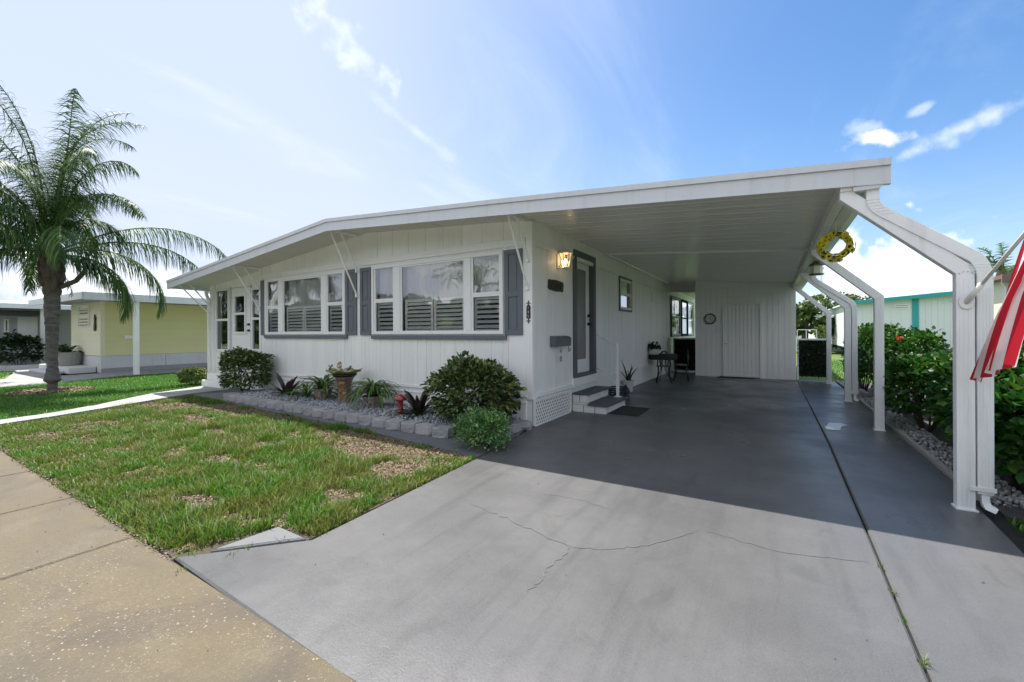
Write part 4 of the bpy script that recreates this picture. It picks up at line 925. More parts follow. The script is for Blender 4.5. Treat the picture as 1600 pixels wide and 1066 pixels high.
ed = thing('stone_edging', 'row of grey tumbled concrete blocks edging the gravel bed', 'garden edging', (-6.5, 4.4, 0))
def block_mesh(k):
    m = MB(); L, D, H = 0.285, 0.19, 0.125
    prof = [(-L/2,.03),(-L/2+.025,-.0),(-L/6,-.022),(L/6,-.022),(L/2-.025,0),(L/2,.03),(L/2-.035,D),(-L/2+.035,D)]
    n = len(prof); vs = []
    for z, s in ((0,1.0),(.02,1.03),(H*.55,1.02),(H-.016,1.0),(H,.94)):
        for (x, y) in prof: vs.append((x*s+random.uniform(-.006,.006), (y-.08)*s+.08+random.uniform(-.007,.007), z+(random.uniform(-.003,.003) if z else 0)))
    fs = [tuple(range(n))[::-1]]+[(i*n+j, i*n+(j+1)%n, (i+1)*n+(j+1)%n, (i+1)*n+j) for i in range(4) for j in range(n)]+[tuple(4*n+j for j in range(n))]
    me = bpy.data.meshes.new('block'); me.from_pydata(vs, [], fs); me.materials.append(M['edge_block']); return me
BM = [block_mesh(i) for i in range(5)]
def edge_y(x): return 4.30 + max(0, (-x-6.0))*0.030 + 0.0
x = -9.75; i = 0; line = []
while x < -3.55: line.append((x, edge_y(x), 0.0 if x > -6 else 0.03)); x += 0.298
line += [(-3.32,4.37,-.5),(-3.13,4.57,-1.1),(-3.05,4.84,-1.4),(-3.04,5.13,-1.55)]
line = [(-9.95,4.60,1.4)] + line
for (x, y, a) in line:
    o = bpy.data.objects.new('block', BM[i%5]); link(o, ed); o.location = Vector((x, y+random.uniform(-.008,.008), 0)) - wl(ed); o.rotation_euler = (0, 0, -a+random.uniform(-.05,.05)); i += 1

# ------------------------------------------------------------------ shrubs
def bush(name, label, cat, c, rx, ry, h, mats, nleaf, ls, group=None, base=0.0, seed=0, lw=0.9, droop=0.0, stems=5, split=None, flat=0.72, loose=.014):
    """stems plus leaves spread through a lumpy crown; a few shoots break the outline"""
    r_ = np.random.default_rng(seed+100)
    t = thing(name, label, cat, (c[0], c[1], base), group)
    lumps = []
    for k in range(16):
        a = r_.uniform(0, 2*PI); e = r_.uniform(-.2, 1.0); e = math.asin(min(1, max(-1, e)))
        lumps.append((math.cos(a)*math.cos(e), math.sin(a)*math.cos(e), math.sin(e), r_.uniform(.02,.24)))
    d = r_.normal(size=(nleaf,3)); d /= np.linalg.norm(d, axis=1, keepdims=True); d[:,2] = np.where(d[:,2] < -.55, -d[:,2], d[:,2])
    rad = np.where(r_.random(nleaf) < .74, r_.uniform(.80,1.0,nleaf), r_.uniform(.35,.85,nleaf))
    bulge = np.ones(nleaf)*.86
    for lx, ly, lz, a in lumps: bulge += a*np.exp(-((d[:,0]-lx)**2+(d[:,1]-ly)**2+(d[:,2]-lz)**2)/.10)
    rad *= bulge; hz = h/2
    sx = np.sign(d[:,2])*np.abs(d[:,2])**flat
    p = np.column_stack([d[:,0]*rad*rx, d[:,1]*rad*ry, hz+sx*rad*hz]) + r_.normal(0, loose, (nleaf,3))
    p[:,2] = np.maximum(p[:,2], .03)
    out = d + r_.normal(0, .55, (nleaf,3)); out[:,2] += .25-droop
    R = frames(out, r_.normal(0, .7, nleaf)); loc = p + np.array([c[0], c[1], base])
    mi = (r_.random(nleaf) < .5).astype(int) if len(mats) > 1 else None
    big = None
    if split:
        front = (d[:,1] < .25) & (rad > .85) | (d[:,2] > .45); idx = np.where(front)[0][:split]; big = idx
        msk = np.ones(nleaf, bool); msk[idx] = False
    else: msk = np.ones(nleaf, bool)
    sz = r_.uniform(ls*.65, ls*1.25, nleaf)
    scatter('foliage', LEAF_V, LEAF_F, loc[msk], R[msk], sz[msk], mats, t, 'stuff', width=np.full(msk.sum(), lw), mi=None if mi is None else mi[msk])
    if big is not None:
        me = bpy.data.meshes.get('leaf_'+mats[0]+str(lw))
        if me is None:
            me = bpy.data.meshes.new('leaf_'+mats[0]+str(lw)); me.from_pydata([tuple(v) for v in LEAF_V*np.array([lw,1,1])], [], [tuple(f) for f in LEAF_F]); me.materials.append(M[BIGM.get(mats[0], mats[0])]); me.shade_smooth()
        for j in big:
            o = bpy.data.objects.new('leaf', me); link(o, t); Rm = Matrix([R[j][0], R[j][1], R[j][2]]).transposed()
            o.rotation_mode = 'QUATERNION'; o.rotation_quaternion = Rm.to_quaternion(); o.scale = (sz[j],)*3; o.location = Vector(p[j])
    m = MB()
    for k in range(stems):
        a = r_.uniform(0, 2*PI); q = r_.uniform(.2,.75); e = Vector((c[0]+math.cos(a)*rx*q, c[1]+math.sin(a)*ry*q, base+h*r_.uniform(.6,.92)))
        s = Vector((c[0]+math.cos(a)*.05, c[1]+math.sin(a)*.05, base-.02)); mid = (s+e)/2+Vector((r_.uniform(-.05,.05), r_.uniform(-.05,.05), -.03))
        m.tube([s, mid, e], [.014,.010,.004], 6)
    m.build('stem', 'bark', t, smooth=True)
    return t
BIGM = {'shrub_leaf': 'shrub_leaf_big'}
bush('garden_bush', 'large rounded variegated bush at the front corner of the white house', 'bush', (-3.62,4.88), .70, .52, 1.0, ['bush_leaf','bush_leaf_dark'], 4300, .082, seed=1, lw=.85, droop=.3, split=200)
bush('garden_bush', 'dark rounded bush beside the front entry steps left of the gravel bed', 'bush', (-10.05,4.95), .68, .50, 1.03, ['bush_leaf_dark','bush_leaf'], 3900, .070, seed=2, lw=.85, droop=.2)
bush('fern_bush', 'low feathery bright green bush in front of the large corner bush', 'bush', (-3.00,4.20), .37, .30, .40, ['fern_leaf'], 4600, .034, seed=3, lw=.8, stems=8, loose=.045)
bush('round_shrub', 'small clipped lime green shrub on the lawn beside the front walk', 'shrub', (-13.35,5.25), .34, .34, .46, ['lime_leaf','bush_leaf'], 2600, .055, seed=4)
# leafy shrubs right of the carport
SH = [(1.92,5.60,.46,.60,.84,'nearest leafy shrub low behind the front post with broad dark leaves',260,1500,.135),
      (2.15,6.8,.60,.70,1.06,'leafy shrub with a mauve flower head between the first two posts',240,1600,.125),
      (1.85,8.15,.55,.70,.98,'leafy shrub leaning against the second carport post',200,1500,.11),
      (2.75,8.2,.7,.8,1.22,'tall bright leafy shrub standing behind the second post towards the lawn',0,1500,.11),
      (2.05,9.7,.52,.70,1.26,'tall shrub topped by a red flower between the second and third posts',120,1700,.10),
      (1.88,11.3,.48,.75,1.42,'tallest sunlit leafy shrub right behind the third post',0,1700,.095),
      (1.85,12.9,.42,.60,1.28,'shrub beside the fourth post near the dark hedge fence',0,1300,.09),
      (2.05,4.25,.42,.42,.62,'low broad-leaved plant right of the front downspout',120,620,.15),
      (2.55,4.75,.62,.6,1.0,'dense leafy shrub behind the flag',160,1400,.13),
      (3.1,6.3,.7,.8,1.15,'sunlit leafy shrub out on the lawn side of the side bed',0,1300,.12)]
for k, (x, y, rx, ry, h, lab, sp, n, ls) in enumerate(SH):
    bush('leafy_shrub', lab, 'shrub', (x, y), rx, ry, h*1.14, ['shrub_leaf'], int(n*1.9), ls*.74, group='leafy shrubs along the right of the carport', base=-.02, seed=20+k, lw=1.0, droop=.2, stems=9, split=sp or None, flat=.9)
def flower_ball(name, label, c, r, mat, n=60):
    t = thing(name, label, 'flower', c); d = rng.normal(size=(n,3)); d /= np.linalg.norm(d, axis=1, keepdims=True)
    scatter('petal', CARD_V, CARD_F, d*r*.6+np.array(c), frames(d+rng.normal(0,.3,(n,3)), rng.uniform(0,6,n)), np.full(n, r*.8), mat, t, 'stuff', width=np.full(n,1.6))
    MB().tube([(c[0],c[1],c[2]-.25),c], .004, 6).build('stem', 'stem_green', t)
flower_ball('hydrangea_flower', 'mauve pink flower head among the leafy shrubs', (1.93,6.45,.94), .075, 'flower_pink')
flower_ball('red_flower', 'red flower on the shrub behind the second carport post', (1.80,9.3,1.27), .032, 'flower_red', 30)
flower_ball('faded_flower', 'small faded pink flower low in the front shrub', (1.60,5.35,.52), .035, 'flower_pink', 20)
# border kerb beside the side slab
ek = thing('side_edging', 'weathered narrow concrete edging between side slab and white stones', 'garden edging', (1.5, 9, 0))
for i in range(9):
    y = 5.05+i*1.05; piece('edging_piece', 'clay', ek, 1.445+.008*i, 1.495+.008*i, y, y+1.03, -0.03, 0.035)

# ------------------------------------------------------------------ palms
def frond(parent, base, az, el, length, droop, nl=75, ll=.5, hang=.7, mat='palm_leaf', name='frond', wd=.011, twist=0.0, seed=0, pw=1.35):
    r_ = np.random.default_rng(seed+500); n = 26; pts = [np.array(base, float)]; T = []
    for i in range(n):
        t = i/n; e = el-droop*(t**pw); d = np.array([math.cos(e)*math.cos(az), math.cos(e)*math.sin(az), math.sin(e)]); d = d+np.array([-math.sin(az), math.cos(az), 0])*.12*math.sin(seed*1.7+t*5); T.append(d); pts.append(pts[-1]+d*length/n)
    pts = np.array(pts); T = np.array(T+[T[-1]])
    m = MB(); m.tube([Vector(p) for p in pts[::2]], list(np.linspace(.026,.004,len(pts[::2]))), 5); 
    f = m.build(name, 'stem_green' if mat == 'palm_leaf' else 'stem_green', parent, smooth=True)
    vs = []; fs = []; side0 = np.cross(T[0], [0,0,1]); 
    if np.linalg.norm(side0) < .1: side0 = np.array([-math.sin(az), math.cos(az), 0])
    side0 /= np.linalg.norm(side0)
    for s in (-1, 1):
        for k in range(nl):
            t = .10+.90*k/nl + r_.uniform(-.004,.004); q = min(n-1, max(0, int(t*n))); p = pts[q]+(pts[q+1]-pts[q])*(t*n-q) if q < n else pts[-1]
            d = T[q]; up = np.cross(side0, d); L_ = ll*(math.sin(PI*min(1,(t*.86+.12)))**.55)*r_.uniform(.82,1.1)
            dirn = side0*s*r_.uniform(.75,1.0)+d*r_.uniform(.3,1.0)+up*r_.uniform(-.5,.7); dirn /= np.linalg.norm(dirn)
            g = np.array([0,0,-1.0])*hang*r_.uniform(.8,1.2); segs = 4; c = p.copy(); dd = dirn.copy(); wv = np.cross(dd, up); wv /= (np.linalg.norm(wv)+1e-6)
            wv = np.cross(dd, [0,0,1.0])*.5+up*.0+wv*.5; wv = wv/(np.linalg.norm(wv)+1e-6); b0 = len(vs)
            for j in range(segs+1):
                w = wd*(1-(j/segs)**2*.92)
                vs += [tuple(c-wv*w), tuple(c+wv*w)]; dd = dd+g*.42/segs*1.6; dd /= np.linalg.norm(dd); c = c+dd*L_/segs
            for j in range(segs): fs.append((b0+2*j, b0+2*j+1, b0+2*j+3, b0+2*j+2))
    np_mesh('leaflet', vs, fs, mat, f, 'stuff')
    return f
palm = thing('palm_tree', 'queen palm with ringed grey trunk on the lawn left of the white house', 'palm tree', (-14.95, 2.94, 0))
pc = (-14.95, 2.94)
prof = [(.11,-.03),(.105,.12),(.11,.22),(.18,.27),(.16,.36),(.13,.50),(.112,.62),(.106,.80),(.110,1.0),(.118,1.2),(.130,1.4),(.142,1.6),(.155,1.8),(.163,2.0),(.163,2.2),(.158,2.38)]
pp = []
for i in range(len(prof)-1):
    (r0,z0),(r1,z1) = prof[i], prof[i+1]
    for k in range(3): t = k/3; pp.append((r0+(r1-r0)*t+(.006 if k == 1 else -.003), z0+(z1-z0)*t))
pp.append(prof[-1]); pp = [(r*.88, z) for r, z in pp]; m = MB(); m.lathe((*pc,0), pp, 22, jit=.018); m.build('trunk', 'bark_palm', palm, smooth=True)
m = MB(); m.lathe((*pc,0), [(.15,2.36),(.165,2.46),(.16,2.6),(.185,2.75),(.19,2.95),(.17,3.2),(.13,3.5),(.06,3.8)], 16, jit=.08); m.build('crown_shaft', 'boot_fiber', palm)
for k in range(16):
    a = k*2.4; z = 2.45+.055*k; b0 = Vector((pc[0]+math.cos(a)*.14, pc[1]+math.sin(a)*.14, z)); e = b0+Vector((math.cos(a)*.08, math.sin(a)*.08, .32+.1*random.random()))
    MB().tube([b0, b0+(e-b0)*.5+Vector((math.cos(a)*.03,math.sin(a)*.03,0)), e], [.06,.05,.018], 6).build('leaf_base', 'boot_fiber', palm, smooth=True)
MB().tube([(-14.80,3.05,2.55),(-14.72,3.30,2.72),(-14.68,3.44,2.95),(-14.67,3.47,3.06)], [.06,.055,.05,.035], 7).build('leaf_base', 'boot_fiber', palm, smooth=True)
R_ = math.radians; cz = 3.45
FR = [ # azimuth, elevation, length, droop, how late the frond curls over
 (84,36,4.55,108,1.8),(88,28,3.9,110,1.6),(70,22,3.1,138,1.2),(60,8,2.4,130,1.1),(78,2,2.0,105,1.2),
 (92,87,4.3,70,2.6),(55,86,4.1,105,2.8),(140,85,3.8,125,2.4),(35,83,3.4,145,2.1),(150,80,3.0,155,1.8),(40,76,2.7,155,1.7),(88,78,1.9,165,1.4),(100,88,3.9,120,3.0),
 (-85,88,4.4,62,2.6),(-80,85,4.3,95,2.6),(-85,80,4.2,120,2.1),(-90,68,4.3,132,1.6),(-80,54,4.0,138,1.4),(-95,42,3.7,138,1.3),(-85,26,3.2,132,1.2),(-70,12,2.6,122,1.1),(-100,74,3.4,150,1.7),(-60,62,3.2,150,1.5),
 (10,82,3.4,135,2.0),(-30,74,3.2,145,1.6),(35,72,2.9,150,1.6),(0,87,4.0,90,2.6),(-5,45,2.4,155,1.3),(-45,40,2.7,150,1.2),
 (180,82,3.5,125,2.1),(205,62,3.3,140,1.4),(150,62,2.8,150,1.4),(180,36,2.8,140,1.2),(225,40,2.9,140,1.3)]
for i, (az, el, L_, dr_, pw_) in enumerate(FR):
    frond(palm, (pc[0]+.08*math.cos(R_(az)), pc[1]+.08*math.sin(R_(az)), cz+(el-40)*.004), R_(az), R_(el), L_, R_(dr_), nl=122, ll=.80 if el < 70 else .68, hang=4.0 if el < 70 else 2.8, seed=i, wd=.0105, pw=pw_)
def palm2(label, x, y, ztop, group, mat='palm_leaf', n=15, L_=3.0, seed=0, nl=44, wd=.016, tr=.14, name='palm_tree'):
    t = thing(name, label, 'palm tree', (x, y, 0), group)
    m = MB(); m.lathe((x,y,0), [(tr*1.5,-.1),(tr*1.1,.3),(tr,1.0),(tr,ztop*.6),(tr*1.1,ztop)], 14, jit=.03); m.build('trunk', 'bark_palm', t, smooth=True)
    m = MB(); m.lathe((x,y,0), [(tr*1.2,ztop-.1),(tr*1.5,ztop+.15),(tr,ztop+.6),(.04,ztop+.9)], 10, jit=.08); m.build('crown_shaft', 'boot_fiber', t)
    for i in range(n):
        az = i*2.399+seed; el = 15+65*((i*7)%n)/n; frond(t, (x,y,ztop+.5), az, R_(el), L_*random.uniform(.85,1.1), R_(115-el*.45), nl=nl, ll=.5*L_/3, hang=.9, mat=mat, seed=i+seed*31, wd=wd)
    return t
palm2('pale green palm at the left edge of the frame with only its fronds in view', -18.6, 2.0, 3.0, None, 'palm_leaf_light', n=16, L_=3.3, seed=3, nl=52, wd=.014)
palm2('distant palm above the brown roofed house at the right edge', 9.75, 30.5, 3.6, None, n=18, L_=2.3, seed=5, nl=30, wd=.03, tr=.2)
palm2('tall palm across the street mirrored in the right front window', -14.6, -9.2, 3.6, 'palms across the street', n=17, L_=3.4, seed=7, nl=40, wd=.02)
palm2('tall palm across the street mirrored in the left front window', -32.0, -9.4, 3.9, 'palms across the street', n=17, L_=3.4, seed=9, nl=40, wd=.02)

# ------------------------------------------------------------------ distant trees
def tree(label, x, y, z0, h, r, group='trees behind the houses', seed=0, n=900, ls=.35):
    r_ = np.random.default_rng(seed+900); t = thing('broadleaf_tree', label, 'tree', (x, y, 0), group)
    m = MB(); m.tube([(x,y,-.1),(x+.1,y,h*.45),(x,y,h*.8)], [.22,.16,.05], 8)
    cl = []
    for k in range(11):
        a = r_.uniform(0,2*PI); q = r_.uniform(.2,.85)*r; c = np.array([x+math.cos(a)*q, y+math.sin(a)*q, z0+(h-z0)*r_.uniform(.2,.85)]); cl.append((c, r_.uniform(.28,.5)*r))
        m.tube([(x,y,h*.35),tuple(c)], [.09,.03], 6)
    m.build('trunk', 'bark', t, smooth=True)
    P2 = []; D2 = []
    for c, q in cl:
        d = r_.normal(size=(n//11,3)); d /= np.linalg.norm(d,axis=1,keepdims=True); P2.append(c+d*q*r_.uniform(.6,1.05,(len(d),1))*np.array([1,1,.8])); D2.append(d)
    P2 = np.concatenate(P2); D2 = np.concatenate(D2)
    scatter('crown', LEAF_V, LEAF_F, P2, frames(D2+r_.normal(0,.6,D2.shape), r_.uniform(0,6,len(P2))), r_.uniform(ls*.6,ls*1.2,len(P2)), ['tree_leaf'], t, 'stuff', width=np.full(len(P2),1.3))
tree('round green tree rising over the teal edged roof', 8.2, 60, 2, 5.6, 2.6, seed=1, n=2200, ls=.3)
tree('small tree crown just left of the rounder one over the roofs', 6.0, 52, 2, 4.2, 1.3, seed=2, n=1000, ls=.25)
tree('low tree top peeping over the teal roof right of the second post', 13.2, 55, 2, 5.2, 1.8, seed=3, n=1200, ls=.3)
tree('yellow green tree at the end of the carport beside the shed', 1.85, 34, 0, 4.3, 1.5, seed=4, n=2600, ls=.24)
tree('tree showing through the gap behind the shed and hedge fence', 3.6, 58, 0, 4.6, 1.6, seed=5, n=1200, ls=.3)
# hedge of trees across the street, seen only as reflections
def treeline(name, label, x0, x1, y, h, n, ls):
    r_ = np.random.default_rng(77); x = r_.uniform(x0, x1, n); hh = h*(.6+.55*vnoise(x, np.full(n,y), .13, 8)+.25*vnoise(x, np.full(n,y), .6, 2)); u = r_.random(n)**.7
    P2 = np.column_stack([x, y+r_.normal(0,1.0,n)*(1.2-u*.6), u*hh]); d = r_.normal(size=(n,3)); d[:,1] += 1
    return tag(scatter(name, LEAF_V, LEAF_F, P2, frames(d, r_.uniform(0,6,n)), r_.uniform(ls*.6,ls*1.3,n), ['tree_leaf'], None, 'stuff', width=np.full(n,1.4)), label, 'trees')
treeline('far_tree_line', 'line of green trees across the street facing the house', -95, 30, -24, 4.6, 15000, 1.0)
treeline('tree_line', 'low dark trees along the far edge of the park', -120, -48, 40, 3.4, 6000, .9)
treeline('tree_line', 'low dark trees behind the distant white houses', -10, 60, 72, 3.4, 7000, .9)
# ------------------------------------------------------------------ entry steps, rail, things by the side door
st = thing('entry_steps', 'two broad side door steps of white painted bricks with grey treads', 'steps', (-2.7, 7.4, 0))
def tread(x1, y0, y1, z, poly=None):
    m = MB(); m.prism(poly or [(-2.994,y0),(x1,y0),(x1,y1),(-2.994,y1)], z-.03, z); return m.build('tread', 'tread_gray', st, bevel=0.006)
tread(-2.34, 6.885, 8.02, .155, [(-2.70,6.885),(-2.34,6.885),(-2.30,8.02),(-2.70,8.02)]); tread(-2.68, 6.91, 8.10, .325, [(-2.99,6.91),(-2.76,6.90),(-2.68,6.98),(-2.66,8.05),(-2.99,8.05)])
def brick_row(x0, x1, y0, y1, z0, z1, along, n):
    for i in range(n):
        if along == 'x': a = x0+(x1-x0)*i/n; b = x0+(x1-x0)*(i+1)/n-.014; piece('brick', 'painted_brick', st, a, b, y0, y1, z0, z1)
        else: a = y0+(y1-y0)*i/n; b = y0+(y1-y0)*(i+1)/n-.014; piece('brick', 'painted_brick', st, x0, x1, a, b, z0, z1)
brick_row(-2.99,-2.375,6.925,7.02,0.0,.12,'x',3); brick_row(-2.45,-2.372,7.03,8.0,0.0,.12,'y',4)
brick_row(-2.99,-2.705,6.925,7.02,.127,.157,'x',1)
brick_row(-2.99,-2.72,6.93,7.03,.163,.29,'x',2); brick_row(-2.79,-2.715,7.04,8.03,.163,.29,'y',4)
m = MB(); m.box(-2.99,-2.46,7.03,7.99,0.0,.12); m.box(-2.99,-2.80,7.04,8.02,.121,.29); m.build('mortar', 'strip_gray', st)
hr = thing('handrail', 'thin white metal handrail with square newel post at the side steps', 'handrail', (-2.5, 7.93, .155))
m = MB(); m.box(-2.525,-2.475,7.905,7.955,.165,1.17); m.build('newel_post', 'vinyl_white', hr, bevel=.003)
m = MB(); m.box(-2.56,-2.44,7.87,7.99,.155,.164); m.build('base_plate', 'vinyl_white', hr)
m = MB(); m.beam((-2.50,7.93,1.10),(-2.975,8.06,1.34),.012,.012); m.build('top_rail', 'vinyl_white', hr)
m = MB(); m.beam((-2.50,7.93,.42),(-2.975,8.06,.68),.018,.03); m.build('bottom_rail', 'vinyl_white', hr)
for k in range(1, 4):
    t = k/4; x = -2.5-.475*t; y = 7.93+.13*t; MB().beam((x,y,.42+.26*t),(x,y,1.10+.24*t),.007,.007).build('baluster', 'vinyl_white', hr)
m = MB(); m.box(-2.40,-1.87,7.00,7.83,0.003,.014); mt = m.build('doormat', 'rubber', None, bevel=.004); tag(mt, 'black rubber doormat on the driveway beside the side door steps', 'doormat')
m = MB(); m.box(-1.40,-.40,14.02,14.32,0.003,.014); mt = m.build('doormat', 'rubber', None, bevel=.003); tag(mt, 'thin dark mat lying before the storage shed door', 'doormat')

# wall lantern, switched on
wlt = thing('wall_lantern', 'white coach lantern glowing warm on the wall beside the side door', 'lantern', (-3.0, 6.35, 2.55))
cx, cy = -2.86, 6.35
def hexring(r, z, n=6): return [(cx+r*math.cos(2*PI*k/n+PI/6), cy+r*math.sin(2*PI*k/n+PI/6), z) for k in range(n)]
m = MB(); m.lathe((cx,cy,0), [(.125,2.675),(.118,2.69),(.085,2.715),(.05,2.74),(.012,2.755),(.014,2.775),(.0,2.785)], 6); m.build('cap', 'lamp_white', wlt)
m = MB(); m.lathe((cx,cy,0), [(.045,2.425),(.062,2.435),(.062,2.45),(.05,2.455)], 6); m.build('base_ring', 'lamp_white', wlt)
m = MB()
for a, b in zip(hexring(.055,2.452), hexring(.098,2.676)): 
    m.beam((a[0]*1.0, a[1], a[2]), b, .012, .012)
m.build('frame_bars', 'lamp_white', wlt)
A_, B_ = MB().lathe((cx,cy,0), [(.052,2.453),(.095,2.674)], 6, cap=False), None
A_.build('lamp_glass', 'lamp_glass', wlt)
m = MB(); m.lathe((cx,cy,2.50), [(.0,0),(.016,.01),(.024,.045),(.018,.08),(.004,.10)], 10); m.build('bulb', 'bulb', wlt, smooth=True)
m = MB(); m.box(-2.998,-2.975,6.29,6.41,2.44,2.70); m.tube([(-2.98,6.35,2.50),(-2.93,6.35,2.44),(-2.87,6.35,2.43)], .013, 8); m.build('wall_bracket', 'lamp_white', wlt, bevel=.003)
pl = bpy.data.lights.new('lantern_light', 'POINT'); pl.energy = .7; pl.color = (1, .72, .40); pl.shadow_soft_size = .03
plo = bpy.data.objects.new('lantern_light', pl); COL.objects.link(plo); plo.parent = wlt; plo.location = Vector((cx, cy, 2.565))-wl(wlt)

# carved sign, mailbox, number plaque, clock
sg = thing('carved_sign', 'dark brown carved wooden plaque below the wall lantern', 'sign', (-2.985, 6.25, 2.15))
out = []
n = 40
for i in range(n):
    t = 2*PI*i/n; y = math.copysign(abs(math.cos(t))**.28, math.cos(t))*.27; z = math.copysign(abs(math.sin(t))**.28, math.sin(t))*.082; k = .010*math.sin(t*9)
    out.append((6.245+y+(k if abs(y) > .25 else 0), 2.15+z+k-.01*y))
m = MB(); m.prism_axis(out, 'x', -2.998, -2.972); m.build('plank', 'carved_wood', sg, bevel=.004)
m = MB()
for k in range(4):
    y = 6.06+k*.11; pts = [(-2.970, y+.03*math.sin(a*2.1+k), 2.15+.045*math.cos(a*1.3+k*1.7)) for a in np.linspace(0, 4.2, 9)]; m.tube(pts, .006, 5)
m.tube([(-2.970,6.01,2.222),(-2.970,6.49,2.212)], .004, 5); m.tube([(-2.970,6.01,2.085),(-2.970,6.49,2.078)], .004, 5)
m.build('carving', 'carved_wood', sg, smooth=True)
mbx = thing('mailbox', 'dark grey metal wall mailbox with two hooks under it', 'mailbox', (-2.95, 6.39, 1.24))
m = MB(); m.prism_axis([(-2.997,1.165),(-2.90,1.165),(-2.895,1.29),(-2.93,1.325),(-2.997,1.335)], 'y', 6.04, 6.66); m.build('box', 'mailbox_gray', mbx, bevel=.006)
m = MB(); m.box(-2.897,-2.889,6.06,6.64,1.255,1.285); m.build('lid', 'mailbox_gray', mbx, bevel=.003)
for y in (6.28, 6.62):
    pts = [(-2.93,y,1.165)]+[(-2.90+.03*math.sin(a)*1.0, y+.0, 1.115-.035*(1-math.cos(a))*.8+.02) for a in np.linspace(0, 4.3, 9)]
    pts = [(-2.93,y,1.165),(-2.93,y,1.11)]+[(-2.93+.0, y+.032-.032*math.cos(a), 1.10-.034*math.sin(a)) for a in np.linspace(0, 3.9, 9)]
    m = MB(); m.tube(pts, .006, 6); m.build('hook', 'mailbox_gray', mbx, smooth=True)
orn = thing('hanging_ornament', 'small lacy metal ornament hanging from the mailbox hook', 'ornament', (-2.93, 6.31, 1.02))
m = MB(); m.tube([(-2.93,6.31,1.066),(-2.93,6.31,1.02)], .002, 4)
for (dy, dz) in ((0,0),(.03,-.02),(-.03,-.02),(0,-.045),(.02,-.065),(-.02,-.065)):
    c0 = [(-2.93, 6.31+dy+.014*math.cos(a), .995+dz+.014*math.sin(a)) for a in np.linspace(0, 2*PI, 9)]; m.tube(c0, .004, 4)
m.build('scrollwork', 'mailbox_gray', orn)
def text(s, size, loc, rot, mat, parent, name='lettering', ext=.002, align='CENTER'):
    c = bpy.data.curves.new(name, 'FONT'); c.body = s; c.size = size; c.extrude = ext; c.align_x = align; c.align_y = 'CENTER'
    tmp = bpy.data.objects.new('tmp', c); COL.objects.link(tmp); dg = bpy.context.evaluated_depsgraph_get(); me = bpy.data.meshes.new_from_object(tmp.evaluated_get(dg)); bpy.data.objects.remove(tmp)
    me.materials.clear(); me.materials.append(M[mat]); o = bpy.data.objects.new(name, me); link(o, parent); o.location = Vector(loc)-wl(parent); o.rotation_euler = rot; return o
nb = thing('house_number_plaque', 'narrow black iron house number plaque on the white corner board', 'number plaque', (-3.045, 5.44, 1.69))
px = -3.047
m = MB(); m.prism_axis([(px-.032,1.60),(px+.032,1.60),(px+.032,1.78),(px+.012,1.80),(px-.012,1.80),(px-.032,1.78)], 'y', 5.434, 5.445)
for zc, s in ((1.825,1),(1.562,-1)):
    m.box(px-.005,px+.005,5.435,5.444,zc-.035,zc+.035); m.box(px-.030,px+.030,5.434,5.4445,zc-.006,zc+.006)
    m.lathe((px,5.44,zc+.03*s), [(0,-.01),(.01,0),(0,.01)], 6)
    for d in (-.03,.03): m.lathe((px+d,5.44,zc), [(0,-.009),(.009,0),(0,.009)], 6)
m.lathe((px,5.44,1.592),[(0,-.012),(.014,0),(0,.012)],6); m.build('plaque', 'black_metal', nb)
for i, ch in enumerate('145'): text(ch, .062, (px, 5.431, 1.755-.062*i), (PI/2,0,0), 'steel', nb, 'numeral')
ck = thing('wall_clock', 'round grey rimmed clock on the white storage shed wall', 'clock', (-1.62, 14.44, 1.78))
m = MB(); n = 24; c0 = [(-1.62+.15*math.cos(a), 14.42, 1.78+.15*math.sin(a)) for a in np.linspace(0, 2*PI, 25)]; m.tube(c0, .022, 8, cap=False); m.build('rim', 'clock_rim', ck, smooth=True)
m = MB(); m.prism_axis([(-1.62+.14*math.cos(2*PI*k/24), 1.78+.14*math.sin(2*PI*k/24)) for k in range(24)], 'y', 14.418, 14.437); m.build('clock_face', 'clock_face', ck)
m = MB(); m.beam((-1.62,14.413,1.78),(-1.585,14.413,1.86),.003,.008); m.beam((-1.62,14.412,1.78),(-1.56,14.412,1.715),.003,.006)
for k in range(12): a = k*PI/6; m.beam((-1.62+.105*math.cos(a),14.415,1.78+.105*math.sin(a)),(-1.62+.12*math.cos(a),14.415,1.78+.12*math.sin(a)),.003,.004)
m.build('clock_hands', 'black_metal', ck)

